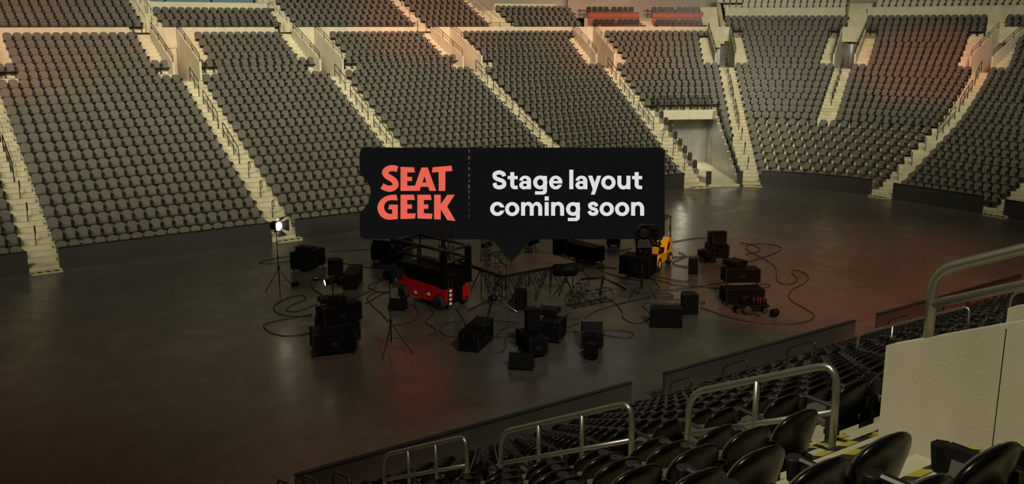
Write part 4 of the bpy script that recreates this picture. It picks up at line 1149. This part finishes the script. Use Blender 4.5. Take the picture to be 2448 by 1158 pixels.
MB().lathe([(.09, 0), (.085, .05), (.03, .07)], Matrix.Translation((h-.30, sgn*.49, .80)) @ Matrix.Rotation(PI/2, 4, 'Y'), 12).build('head_lamp', M['lampoff'], fk)
MB().box((-h+.0, sgn*.49, 1.62), (.03, .02, .22)).build('mirror', M['black'], fk)
# case on the forks
ld_ = fctr+dv*(h+1.02); lz = .125
lc = dict(loc=Vector((ld_.x, ld_.y, lz)), rz=math.atan2(dv.y, dv.x)+PI/2, w=1.30, d=.92, h=.78); 
road_case('large black case held on the forks of the yellow forklift', lc, False)

# --- stage deck on lattice legs
DZ = 1.10
f0, r0, b0_ = fl(1198, 658, DZ), fl(1377, 625.5, DZ), fl(1279.5, 593, DZ)
ex = (r0-f0); DW = ex.length; ex.normalize(); ey = Vector((-ex.y, ex.x, 0))
if ey.dot(f0-EYE) < 0: ey = -ey
DD = 2.95
dc = (f0+r0)/2+ey*DD/2; dc.z = 0
stage = thing('stage_deck', 'brown stage platform raised on black lattice legs under the ticket sign', 'stage', dc, math.atan2(ex.y, ex.x))
MB().box((0, 0, DZ-.03), (DW, DD, .06), bev=.01).build('deck_panel', M['deck'], stage)
ed = MB()
for sy in (-1, 1): ed.box((0, sy*DD/2, DZ-.07), (DW+.04, .05, .12))
for sx in (-1, 1): ed.box((sx*DW/2, 0, DZ-.07), (.05, DD+.04, .12))
ed.build('edge_beam', M['steel_dk'], stage)
for i in range(4):
    for j in range(3):
        x, y = -DW/2+.08+(DW-.16)*i/3, -DD/2+.08+(DD-.16)*j/2
        lg = MB().tube((x, y, 0), (x, y, DZ-.08), .020, 6)
        dx = (DW-.16)/3
        if i < 3:
            lg.tube((x, y, DZ-.10), (x+dx/2, y, .04), .014, 5); lg.tube((x+dx/2, y, .04), (x+dx, y, DZ-.10), .014, 5)
        if j < 2:
            dy = (DD-.16)/2; lg.tube((x, y, DZ-.10), (x, y+dy/2, .04), .014, 5); lg.tube((x, y+dy/2, .04), (x, y+dy, DZ-.10), .014, 5)
        lg.build('lattice_leg', M['steel_dk'], stage)
for sx in (-.9, .35, 1.5): MB().tube((sx, -DD/2-.02, DZ-.12), (sx-.95, -DD/2-.55, .03), .028, 6).build('raking_strut', M['steel_dk'], stage)

# --- truss helpers
def truss(mb, a, b, w, hgt, n, r=.018, tri=False):
    a, b = Vector(a), Vector(b); d = (b-a).normalized(); s = d.cross(Vector((0, 0, 1)))
    s = s.normalized() if s.length > .1 else Vector((1, 0, 0)); u = s.cross(d).normalized()
    cs = [(-w/2, 0), (w/2, 0), (w/2, hgt), (-w/2, hgt)]
    P = lambda q, c: a.lerp(b, q)+s*c[0]+u*c[1]
    for c in cs: mb.tube(P(0, c), P(1, c), r, 5)
    for i in range(n+1):
        for k in range(4): mb.tube(P(i/n, cs[k]), P(i/n, cs[(k+1) % 4]), r*.75, 4)
        if i < n:
            for k in range(4): mb.tube(P(i/n, cs[k]), P((i+1)/n, cs[(k+1) % 4 if i % 2 else k]) if False else P((i+1)/n, cs[(k+1) % 4]), r*.6, 4)
    return mb
def tower(label, base, feet, top, w=.34, fixture=True):
    """crank-up lattice tower on a three-legged base"""
    t = thing('lattice_tower', label, 'lighting tower', base)
    k = MB(); truss(k, (0, 0, .30), (0, 0, top), w, w, max(4, int(top/.42)), .016)
    k.v = [(p[0], p[1]-0, p[2]) for p in k.v]
    k.build('lattice_mast', M['steel_dk'], t)
    MB().lathe([(.12, .18), (.16, .22), (.16, .34), (.10, .38)], Matrix.Identity(4), 10).build('hub', M['steel_dk'], t)
    for i, f in enumerate(feet):
        g = Vector(f)-Vector(base); g.z = .03
        MB().tube((0, 0, .28), g, .030, 6).build('outrigger', M['steel'] if i == 1 else M['steel_dk'], t)
        MB().lathe([(.07, 0), (.07, .02), (.03, .04)], Matrix.Translation((g.x, g.y, 0)), 8).build('foot_pad', M['rubber'], t)
    hd = MB(); hd.tube((-.45, 0, top), (.45, 0, top), .025, 6); hd.tube((0, 0, top), (.42, 0, top-.5), .018, 5); hd.tube((0, 0, top), (-.42, 0, top-.5), .018, 5)
    hd.build('cross_bar', M['steel_dk'], t)
    if fixture:
        for sx in (-.38, .1, .40):
            MB().lathe([(.07, -.16), (.10, -.10), (.10, .12), (.11, .16)], Matrix.Translation((sx, -.05, top-.22)) @ Matrix.Rotation(R_(60), 4, 'X'), 10).build('stage_lamp', M['black'], t)
            MB().lathe([(.095, .162), (.02, .17)], Matrix.Translation((sx, -.05, top-.22)) @ Matrix.Rotation(R_(60), 4, 'X'), 10).build('lens', M['lampoff'], t)
    return t
B1 = fl(1180, 729); tower('lattice lighting tower on three outriggers in front of the stage', B1, [fl(1121, 744), fl(1236, 748), fl(1165, 766)], height(B1, 604), .50, False)
B2 = fl(1063, 702); tower('lattice lighting tower rising behind the red lift', B2, [fl(1051, 699), fl(1078, 704), fl(1066, 697)], height(B2, 541), .42, False)
# lattice frames and lamps standing on the deck
def deck_frame(label, px, py, hgt, w):
    p = fl(px, py, DZ); t = thing('lattice_lamp_stand', label, 'lamp stand', p, stage.rotation_euler.z+.3)
    k = MB(); truss(k, (-.16, 0, 0), (-.10, 0, hgt), w, w, 4, .014); k.build('lattice', M['steel_dk'], t)
    MB().tube((.16, -.1, 0), (.02, 0, hgt*.9), .020, 5).build('strut', M['steel'], t)
    for sx in (-.14, .12):
        MB().lathe([(.06, -.16), (.10, -.1), (.105, .14)], Matrix.Translation((sx, -.08, hgt*.72)) @ Matrix.Rotation(R_(70), 4, 'X'), 10).build('stage_lamp', M['black'], t)
        MB().lathe([(.095, .142), (.02, .15)], Matrix.Translation((sx, -.08, hgt*.72)) @ Matrix.Rotation(R_(70), 4, 'X'), 10).build('lens', M['lampoff'], t)
deck_frame('small lattice frame with lamps standing on the left of the stage deck', 1160, 621, .85, .26)
deck_frame('small lattice frame with lamps at the back corner of the stage deck', 1272, 600, .55, .22)

# --- follow spot under the right corner of the deck
fs = fl(1354, 708); t = thing('follow_spot', 'black follow spot barrel on a stand by the right corner of the stage', 'spotlight', fs, 0)
d_ = RGT; qm = Matrix.Translation((0, 0, height(fs, 646))) @ d_.to_track_quat('Z', 'Y').to_matrix().to_4x4()
MB().lathe([(.16, -.55), (.24, -.5), (.25, .25), (.20, .38), (.13, .42)], qm, 16).build('barrel', M['black'], t)
MB().lathe([(.13, .43), (.02, .44)], qm, 14).build('lens', M['lampoff'], t)
for q in (-.09, .09): MB().tube(qm @ Vector((q, 0, .38)), qm @ Vector((q, 0, .66)), .030, 6).build('handle_bar', M['black'], t)
top_ = height(fs, 646)
MB().tube((0, 0, .5), (0, 0, top_-.22), .03, 6).build('pole', M['steel_dk'], t)
for a in (.4, 2.5, 4.6): MB().tube((0, 0, .72), (.5*math.cos(a), .5*math.sin(a), .02), .018, 6).build('leg', M['steel_dk'], t)

# --- fallen truss pieces
la, lb = fl(1367, 734), fl(1456, 717)
t = thing('truss_section', 'long box truss lying on the floor right of the stage', 'truss', la)
k = MB(); truss(k, (0, 0, .02), lb-la+Vector((0, 0, .02)), .42, .42, 4, .017); k.build('chords', M['steel_dk'], t)
ta = fl(1370, 734, .45); tc2 = fl(1412, 690, .40)
t = thing('truss_section', 'short box truss lying across the end of the long one', 'truss', ta)
k = MB(); truss(k, (0, .15, .0), (tc2-ta)*.8+Vector((0, .15, .05)), .34, .40, 4, .017); k.build('chords', M['steel_dk'], t)
ap = fl(1441, 700); t = thing('stand_base', 'folded three-legged stand base leaning over the fallen truss', 'stand', ap)
apz = height(ap, 664)
for px, py in ((1392, 688), (1497, 694), (1434, 707)):
    g = fl(px, py)-ap; g.z = .03 if px > 1400 else .35
    MB().tube((0, 0, apz), g, .050, 6).build('leg', M['steel_dk'], t)
MB().lathe([(.07, -.06), (.09, 0), (.05, .07)], Matrix.Translation((0, 0, apz)), 10).build('hub', M['steel_dk'], t)

# --- dolly and bits in front of the right stack
da, db = fl(1745, 748), fl(1835, 747)
dl = thing('flat_dolly', 'low black equipment dolly in front of the tall right stack', 'dolly', fl(1794, 746), math.atan2((db-da).y, (db-da).x))
MB().box((0, 0, .28), (1.25, .55, .08), bev=.02).build('platform', M['black'], dl)
for sx in (-.5, .5):
    for sy in (-.2, .2):
        MB().lathe([(.08, -.03), (.10, -.02), (.10, .02), (.08, .03)], Matrix.Translation((sx, sy, .10)) @ Matrix.Rotation(PI/2, 4, 'X'), 12).build('wheel', M['rubber'], dl)
        MB().box((sx, sy, .22), (.07, .05, .06)).build('fork', M['black2'], dl)
MB().lathe([(.10, -.05), (.15, -.03), (.15, .03), (.10, .05)], Matrix.Translation((-.20, -.34, .15)) @ Matrix.Rotation(PI/2, 4, 'X') , 14).build('spare_wheel', M['rubber'], dl)
mp = dl.location+Vector((0, 0, .32))
mt = thing('motor_unit', 'black hoist motor with thin red straps lying on the dolly', 'motor', mp, dl.rotation_euler.z)
MB().box((.25, 0, .12), (.58, .34, .22), bev=.05).build('housing', M['black'], mt)
MB().lathe([(.09, -.18), (.13, -.14), (.13, .14), (.09, .18)], Matrix.Translation((-.28, 0, .14)) @ Matrix.Rotation(PI/2, 4, 'X'), 12).build('chain_drum', M['black'], mt)
for sx in (.06, .22, .30, .46):
    MB().path([(sx, -.18, .02), (sx-.015, -.18, .20), (sx, -.12, .236), (sx+.02, .1, .236)], .010, 4).build('strap', M['redglow'], mt)
sm = thing('small_lamp', 'small black lamp unit on the floor right of the dolly', 'lamp', fl(1841, 757), .4)
MB().lathe([(.08, 0), (.14, .06), (.14, .26), (.08, .32)], Matrix.Translation((0, 0, .12)) @ Matrix.Rotation(R_(70), 4, 'X'), 12).build('drum', M['black'], sm)
MB().box((0, -.08, .02), (.22, .22, .04), bev=.01).build('base', M['black2'], sm)
hk = thing('metal_bracket', 'bent thin black bracket on the floor in front of the dolly', 'bracket', fl(1806, 756), 0)
b_ = [fl(1796, 756), fl(1806, 752), fl(1816, 756), fl(1808, 760)]
MB().path([p-fl(1806, 756)+Vector((0, 0, .03)) for p in b_], .022, 5).build('bar', M['steel_dk'], hk)

# ------------------------------------------------------------------ cables
def cat_rom(P, n=7):
    out = []; Q = [P[0]*2-P[1]]+P+[P[-1]*2-P[-2]]
    for i in range(1, len(Q)-2):
        a, b, c, d = Q[i-1:i+3]
        for j in range(n):
            t = j/n; out.append(.5*((2*b)+(c-a)*t+(2*a-5*b+4*c-d)*t*t+(3*b-a-3*c+d)*t**3))
    out.append(P[-1]); return out
def z2_(o, s, pts): return [(o[0]+x/s, o[1]+y/s) for x, y in pts]
Z2 = lambda p: z2_((600, 660), 4.825, p)
Z5 = lambda p: z2_((1320, 500), 4.137, p)
Z6 = lambda p: z2_((1600, 540), 4.4526, p)
Z7 = lambda p: z2_((1060, 680), 4.8238, p)
Z3 = lambda p: z2_((880, 540), 4.825, p)
CABLES = [
 ('looping left of the flight case by the left tripod', [(704, 611), (668, 616), (640, 622), (620, 629), (650, 630), (704, 622)]),
 ('running straight from the left case to the case behind the lift', [(770, 603), (830, 599), (888, 596)]),
 ('running past the upright loudspeaker towards the red lift', [(772, 619), (790, 622), (824, 630), (870, 638), (925, 642)]),
 ('curling from the upright loudspeaker to the left stack', Z2([(820, 0), (740, 25), (685, 80), (715, 150), (780, 195), (828, 225), (830, 250)])),
 ('folded into a double loop left of the left stack', Z2([(765, 325), (600, 385), (480, 412), (400, 385), (480, 330), (600, 285), (632, 255), (590, 225), (450, 243), (310, 310), (262, 375), (330, 438), (500, 465), (705, 458)])),
 ('making a wide loop in front of the left stack', Z2([(705, 437), (540, 470), (300, 515), (165, 555), (148, 590), (230, 655), (380, 690), (530, 683), (690, 655)])),
 ('rising from the left stack to the lift wheels', Z2([(1195, 255), (1300, 205), (1400, 155), (1460, 80), (1500, 0)])),
 ('zigzagging beside the front wheel of the lift', Z2([(1600, 18), (1440, 72), (1352, 125), (1420, 165), (1510, 187), (1600, 178)])),
 ('drooping from the lift towards the front tripod', Z2([(1600, 190), (1450, 187), (1350, 235), (1352, 285), (1420, 360), (1520, 450), (1585, 530)])),
 ('leaving the right end of the left stack', Z2([(1312, 320), (1380, 285), (1450, 240), (1550, 192)])),
 ('snaking out from under the red lift past the front tripod', Z3([(600, 866), (520, 905), (562, 965), (572, 1040), (520, 1095), (400, 1138), (300, 1140)])),
 ('hanging in a squiggle below the middle of the red lift', Z3([(660, 882), (735, 970), (738, 1030), (665, 1095), (690, 1140), (775, 1190), (790, 1240), (690, 1270)])),
 ('running from the lift to the left case of the centre group', Z3([(1012, 952), (1070, 1030), (1110, 1110), (1130, 1165)])),
 ('circling the left side of the centre group', [(1117, 765), (1085, 769), (1060, 776), (1052, 790), (1066, 803), (1096, 804)]),
 ('running behind the left case of the centre group', [(1181, 767), (1212, 769), (1240, 772)]),
 ('between the left and the middle case of the centre group', Z7([(590, 540), (700, 508), (815, 490)])),
 ('sagging between the left and the middle case of the centre group', Z7([(590, 612), (650, 555), (750, 480), (870, 448)])),
 ('lying flat between the left and the middle case of the centre group', Z7([(592, 604), (700, 610), (815, 600)])),
 ('dropping to a loose end left of the small wedge', Z7([(812, 575), (740, 600), (712, 640), (722, 700), (690, 765), (640, 785), (560, 793)])),
 ('looping behind the tall case of the centre group', Z7([(1408, 350), (1435, 372), (1415, 396), (1490, 392), (1570, 397)])),
 ('climbing from the centre group to the tapered loudspeaker', [(1397, 762), (1425, 744), (1477, 728), (1537, 715), (1580, 713), (1628, 716)]),
 ('right of the tall case of the centre group', Z7([(1412, 505), (1490, 475), (1565, 448)])),
 ('stretched between the tall and the right case of the centre group', Z7([(1412, 538), (1565, 545)])),
 ('making a flat loop right of the centre group', [(1442, 789), (1480, 790), (1513, 796), (1506, 807), (1475, 806), (1442, 801)]),
 ('dropping from the fallen truss in an S to the lying cabinet', Z5([(585, 895), (650, 960), (695, 1025), (695, 1070), (760, 1115), (850, 1130), (920, 1110), (965, 1080)])),
 ('curving beside the right corner of the stage', Z5([(340, 550), (305, 590), (325, 640), (380, 675), (440, 690)])),
 ('folded left of the forklift load', Z5([(642, 590), (540, 575), (455, 576), (510, 620), (640, 662), (830, 705), (908, 735), (830, 748), (600, 720)])),
 ('curling round the right tripod', Z5([(980, 690), (1045, 750), (1048, 800), (960, 868), (800, 905), (640, 940)])),
 ('running from the right tripod to the slim loudspeaker', Z5([(1010, 665), (1200, 700), (1320, 713), (1370, 690), (1405, 655)])),
 ('long and nearly straight from the right tripod to the right stack', Z5([(960, 680), (1200, 742), (1430, 765), (1572, 778), (1700, 785)])),
 ('crossing in front of the right stack', Z5([(760, 820), (830, 806), (1000, 805), (1300, 785), (1572, 745), (1700, 728)])),
 ('in a narrow loop at the right of the right stack', Z6([(960, 618), (1040, 620), (1075, 637), (1040, 652), (970, 655)])),
 ('arching from the forklift to the back of the right stack', Z5([(1180, 325), (1340, 297), (1480, 285), (1600, 290), (1720, 305)])),
 ('straight from the forklift wheel to the stacked small cases', Z5([(1178, 475), (1320, 467), (1450, 465)])),
 ('S-shaped behind the slim loudspeaker', Z5([(1250, 425), (1312, 455), (1290, 485), (1205, 515), (1205, 545), (1340, 572)])),
 ('from the slim loudspeaker to the right stack', Z6([(310, 450), (430, 455), (550, 445)])),
 ('in a pointed loop right of the right stack', Z6([(760, 180), (900, 210), (970, 257), (900, 288), (810, 302)])),
 ('in a wide high loop right of the right stack', Z6([(810, 245), (850, 202), (1000, 190), (1150, 212), (1190, 248), (1100, 300), (950, 352), (810, 390)])),
 ('longest of all, winding over the right of the floor', Z6([(812, 245), (900, 297), (1000, 348), (1100, 412), (1140, 475), (1145, 575), (1215, 620), (1310, 613), (1365, 580), (1340, 535), (1302, 492), (1335, 470), (1440, 505), (1482, 555), (1425, 620), (1310, 680), (1268, 745), (1325, 815), (1450, 885), (1545, 955), (1490, 1012), (1330, 1042), (1150, 1043), (850, 1020), (600, 965), (450, 910), (330, 872)])),
 ('behind the stage towards the forklift', Z5([(500, 408), (650, 410), (790, 388)])),
 ('bending down left of the forklift mast', Z5([(685, 458), (695, 425), (730, 400), (785, 388)])),
 ('looping behind the lying cabinet on the right', Z5([(1260, 942), (1050, 928), (930, 933), (900, 955), (930, 995), (968, 1030)])),
 ('in a long flat loop between the right tripod and the tapered loudspeaker', Z5([(700, 862), (1000, 858), (1170, 866), (1192, 852), (1100, 830), (830, 832)])),
 ('in a small loop right of the tapered loudspeaker', Z6([(325, 805), (375, 812), (375, 825), (328, 832)])),
]
for i, (w, px) in enumerate(CABLES):
    P = [fl(x, y, .022) for x, y in px]; o = P[0]
    k = MB(); k.path([p-o for p in cat_rom(P)], .017, 5)
    ob = k.build('power_cable', M['cable']); ob.location = o
    tag(ob, 'black cable '+w, 'cable', 'black cables on the arena floor')

# ------------------------------------------------------------------ the ticket sign
SD = (fl(1223, 628, DZ+.02)-EYE).dot(FWD)-.0
def sp(px, py, q=0.): return EYE+(FWD*F_PX+RGT*(px-1224)-UPV*(py-579))*(SD/F_PX)+FWD*q
so_ = sp(1223, 629); sign = thing('ticket_sign', 'huge black ticket-shaped sign balanced by its point on the stage, reading Stage layout coming soon', 'sign', so_)
def flat(mb, poly, q0, q1):
    n = len(poly); tri = tessellate_polygon([[Vector((x, -y, 0)) for x, y in poly]])
    A_ = [sp(x, y, q0)-so_ for x, y in poly]; B_ = [sp(x, y, q0)-so_+FWD*(q1-q0) for x, y in poly]
    mb.add(A_, [tuple(t) for t in tri]); mb.add(B_, [tuple(t) for t in tri])
    mb.add(A_+B_, [(i, (i+1) % n, (i+1) % n+n, i+n) for i in range(n)])
def arc(cx, cy, r, a0, a1, n=8, ry=None): return [(cx+r*math.cos(R_(a0+(a1-a0)*j/n)), cy+(ry or r)*math.sin(R_(a0+(a1-a0)*j/n))) for j in range(n+1)]
pm = MB()
L_ = arc(874, 367, 14, 180, 270)+[(1119, 353), (1119, 572.5)]+arc(874, 558, 14, 90, 180)
na_ = math.degrees(math.asin(45/52.))
L_ += arc(834, 462, 52, na_, -na_, 16)
flat(pm, L_, 0, .10)
Rr = [(1123, 353)]+arc(1575, 367, 14, 270, 360)+arc(1575, 558, 14, 0, 90)+[(1281, 572.5), (1270, 576), (1262, 583), (1226, 624), (1223, 629), (1219, 624), (1184, 583), (1176, 576), (1165, 572.5), (1123, 572.5)]
flat(pm, Rr, 0, .10)
# perforated strip between the halves: real gaps
y = 353.
while y < 572:
    flat(pm, [(1118.8, y), (1123.2, y), (1123.2, min(y+4.5, 572.5)), (1118.8, min(y+4.5, 572.5))], 0, .10); y += 14
    if y > 520:
        flat(pm, [(1118.8, y), (1123.2, y), (1123.2, 572.5), (1118.8, 572.5)], 0, .10); break
pan_ = pm.build('panel', M['sign'], sign); consistent(pan_.data)
# coral lettering, logo words
G = lambda pts: [(890+x/7.236, 380+y/7.236) for x, y in pts]
def ribbon(pts, w, n=8):
    P = cat_rom([Vector((x, y, 0)) for x, y in pts], n); out = []
    for i, p in enumerate(P):
        d = (P[min(i+1, len(P)-1)]-P[max(i-1, 0)]).normalized(); nn = Vector((-d.y, d.x, 0)); out.append((p, nn))
    ws = w if isinstance(w, (list, tuple)) else [w, w]
    K = len(out); q = []
    for i in range(K-1):
        w0 = ws[0]+(ws[-1]-ws[0])*0; a, na2 = out[i]; b, nb2 = out[i+1]
        q.append([(a+na2*w0/2)[:2], (b+nb2*w0/2)[:2], (b-nb2*w0/2)[:2], (a-na2*w0/2)[:2]])
    return q
LET = {
 'letter_s': [G(p) for p in ribbon([(437, 180), (375, 163), (305, 166), (245, 196), (222, 242), (250, 292), (318, 336), (378, 380), (403, 440), (378, 492), (308, 518), (235, 505), (168, 470)], 104)],
 'letter_e': [G([(490, 140), (718, 147), (737, 235), (605, 235), (605, 312), (687, 312), (687, 385), (605, 385), (605, 465), (760, 465), (820, 555), (490, 555)])],
 'letter_a': [G([(850, 150), (905, 149), (905, 300), (868, 410), (838, 485), (820, 555), (707, 555)]), G([(905, 149), (958, 148), (1105, 555), (990, 555), (968, 485), (938, 410), (905, 300)]), G([(868, 410), (938, 410), (968, 485), (838, 485)])],
 'letter_t': [G([(1045, 148), (1370, 118), (1385, 210), (1030, 238)]), G([(1148, 225), (1265, 216), (1262, 555), (1150, 555)])],
 'letter_g': [G([(420, 622), (320, 624), (230, 648), (150, 705), (103, 775), (88, 850), (105, 930), (150, 995), (210, 1037), (290, 1056), (440, 1042), (440, 793), (293, 793), (277, 875), (345, 875), (345, 955), (285, 952), (235, 920), (207, 870), (205, 810), (230, 755), (280, 725), (340, 714), (440, 722)])],
 'letter_e_1': [G([(490, 622), (718, 622), (737, 712), (605, 712), (605, 790), (687, 790), (687, 865), (605, 865), (605, 945), (753, 945), (737, 1035), (490, 1042)])],
 'letter_e_2': [G([(780, 622), (1008, 622), (1028, 712), (893, 712), (893, 790), (970, 790), (970, 865), (893, 865), (893, 943), (1045, 950), (1028, 1042), (780, 1032)])],
 'letter_k': [G([(1070, 622), (1185, 622), (1185, 785), (1298, 622), (1425, 622), (1295, 825), (1440, 1075), (1298, 1062), (1185, 875), (1185, 1050), (1070, 1045)])],
}
lr = MB()
for nm, polys in LET.items():
    for p in polys: flat(lr, p, -.02, -.001)
rl = lr.build('logo_lettering', M['signred'], sign); tag(rl, 'coral lettering'); consistent(rl.data)
# white lettering
lw = MB()
def put(polys, x0, y0):          # glyph units (y up from the baseline) to the photograph frame
    for p in polys: flat(lw, [(x0+x/7.985, y0-y_/7.985) for x, y_ in p], -.02, -.001)
def ell(c, rx, ry, a0, a1, n=30): return [(c[0]+rx*math.cos(R_(a0+(a1-a0)*j/n)), c[1]+ry*math.sin(R_(a0+(a1-a0)*j/n))) for j in range(n+1)]
def band(o, i): return [[o[j], o[j+1], i[j+1], i[j]] for j in range(len(o)-1)]
def rect(x0, y0, x1, y1): return [(x0, y0), (x1, y0), (x1, y1), (x0, y1)]
def g_o(): return band(ell((137, 127), 137, 134, 0, 360, 40), ell((137, 127), 62, 70, 0, 360, 40))
def g_c(): return band(ell((135, 130), 137, 135, 12, 347, 36), ell((137, 130), 62, 68, 27, 331, 36))
def g_e(): return band(ell((126, 127), 126, 132, -8, 342, 40), ell((126, 127), 54, 72, -14, 322, 40))+[rect(60, 110, 250, 157)]
def g_l(): return [rect(0, 0, 76, 372)]
def g_i(): return [rect(0, 0, 76, 259), rect(0, 290, 78, 369)]
def g_n(): return [rect(0, 0, 75, 259), rect(172, 0, 247, 140)]+band(ell((137, 137), 110, 128, 0, 152, 20), ell((123.5, 137), 49, 62, 0, 180, 20))
def g_m(): return [rect(0, 0, 75, 259), rect(165, 0, 240, 137), rect(327, 0, 403, 137)]+band(ell((140, 137), 100, 128, 0, 150, 20), ell((120, 137), 45, 62, 0, 180, 20))+band(ell((303, 137), 100, 128, 0, 150, 20), ell((283.5, 137), 43.5, 62, 0, 180, 20))
def g_u(): return [rect(0, 120, 75, 257), rect(173, 0, 248, 257)]+band(ell((112, 122), 112, 127, 180, 330, 20), ell((124, 122), 49, 60, 180, 360, 20))
def g_g(): return band(ell((135, 128), 135, 132, 0, 360, 40), ell((133, 128), 57, 65, 0, 360, 40))+[rect(188, -25, 263, 252), rect(35, -103, 187, -41)]+band(ell((187, -27), 76, 76, 0, -90, 12), ell((163, -16), 25, 25, 0, -90, 12))
def g_t(): return [rect(50, 84, 126, 325), rect(0, 190, 192, 252), rect(134, 0, 192, 65)]+band(ell((135, 85), 85, 85, 180, 270, 12), ell((151, 91), 25, 26, 180, 270, 12))
def g_a(): return [rect(147, 0, 225, 165)]+band(ell((113, 160), 112, 98, 2, 178, 24), ell((108, 160), 39, 42, 0, 180, 24))+band(ell((95, 76), 97, 80, 0, 360, 30), ell((109, 80), 37, 28, 0, 360, 30))+[rect(95, 108, 150, 155)]
def g_y(): return [[(0, 257), (80, 257), (150, 60), (88, 5)], [(172, 257), (250, 257), (128, -105), (53, -105), (92, 10)]]
def g_S(): return ribbon([(225, 248), (207, 295), (128, 320), (52, 292), (45, 237), (80, 200), (140, 178), (205, 150), (230, 100), (205, 55), (137, 34), (65, 54), (40, 118)], 77, 10)
def g_s(): return ribbon([(177, 178), (162, 215), (110, 235), (55, 215), (48, 182), (72, 150), (115, 131), (162, 112), (178, 76), (160, 42), (110, 30), (58, 45), (36, 90)], 66, 10)
W1, W2_ = (1160, 395), (1350, 395)
b1_, b2_ = 395+460/7.985, 395+967/7.985
def X1(z): return 1160+z/7.985
def X2(z): return 1350+z/7.985
for g, x in ((g_S, X1(135)), (g_t, X1(428)), (g_a, X1(650)), (g_g, X1(915)), (g_e, X1(1220)), (g_l, X2(88)), (g_a, X2(207)), (g_y, X2(446)), (g_o, X2(697)), (g_u, X2(1005)), (g_t, X2(1285))): put(g(), x, b1_)
for g, x in ((g_c, X1(95)), (g_o, X1(378)), (g_m, X1(685)), (g_i, X1(1135)), (g_n, X1(1258)), (g_g, X2(25)), (g_s, X2(432)), (g_o, X2(665)), (g_o, X2(959)), (g_n, X2(1268))): put(g(), x, b2_)
wl = lw.build('message_lettering', M['signwhite'], sign); tag(wl, 'white lettering'); consistent(wl.data)
# ------------------------------------------------------------------ lights
def light(name, kind, loc, target, energy, col, **kw):
    l = bpy.data.lights.new(name, kind); o = bpy.data.objects.new(name, l); C.objects.link(o)
    o.location = loc; d = Vector(target)-Vector(loc); o.rotation_euler = d.to_track_quat('-Z', 'Y').to_euler()
    l.energy = energy; l.color = col
    for k, v in kw.items(): setattr(l, k, v)
    return o
WARM = (1, .925, .70)
def flood(name, loc, target, energy, size=3., spread=52, col=WARM):
    o = light(name, 'AREA', loc, target, energy, col, size=size); o.data.spread = R_(spread); return o
for x0, tx in ((-16, 3), (-7, 13), (2, 23), (11, 33), (19, 43)):
    flood('far_stand_flood', (x0, 16, 26), (tx, 57.5, 9.0), 1000 if tx < 5 else 1330)
flood('corner_flood', (30, 16, 26), (53.5, 52, 8.0), 950)
flood('corner_flood', (34, 14, 26), (60, 45, 8.0), 740)
flood('end_stand_flood', (36, 12, 26), (62.5, 36, 8.0), 540)
flood('end_stand_flood', (36, 10, 26), (62.5, 26, 8.0), 480)
flood('near_stand_flood', (-5, 8, 25), (7, 4.5, 6), 600, 1.2, 80)
flood('stage_key', (10, -4, 25), (24, 29, 0), 1150, 3, 60)
flood('floor_wash', (36, 33, 30), (36, 33, 0), 900, 10, 130)
flood('tunnel_fill', P3((t0+t1)/2, 8.8, 3.45), P3((t0+t1)/2, 7.0, 0), 110, .8, 160)  # unseen fill light, added to brighten the inside of the tunnel
w = bpy.data.worlds.new('world'); bpy.context.scene.world = w; w.use_nodes = True
w.node_tree.nodes['Background'].inputs[0].default_value = (.75, .70, .5, 1); w.node_tree.nodes['Background'].inputs[1].default_value = .008
RED = (1, .15, .06)
def redspot(loc, target, energy, deg, blend=.9, col=RED, soft=.3):
    o = light('red_spot', 'SPOT', loc, target, energy, col, spot_size=R_(deg), spot_blend=blend, shadow_soft_size=soft); return o
redspot((2, 30, 24), (8, 61, 9.5), 24000, 24)
redspot((6, 32, 24), (17.2, 61, 9.4), 16000, 12)
redspot((16, 32, 24), (37, 64, 10.5), 64000, 20)
redspot((30, 32, 24), (51, 60, 10.2), 36000, 26)
redspot((38, 20, 24), (64, 40, 8), 42000, 18)
redspot((20, 8, 24), (34, 22.5, 0), 40000, 38)
redspot((6, 12, 24), (5, 23, 0), 5200, 52)
redspot((18, 24, 24), (36, 17.6, 1), 5000, 26)
sc = bpy.context.scene
sc.view_settings.view_transform = 'Standard'; sc.view_settings.look = 'None'; sc.view_settings.exposure = 0; sc.view_settings.gamma = 1
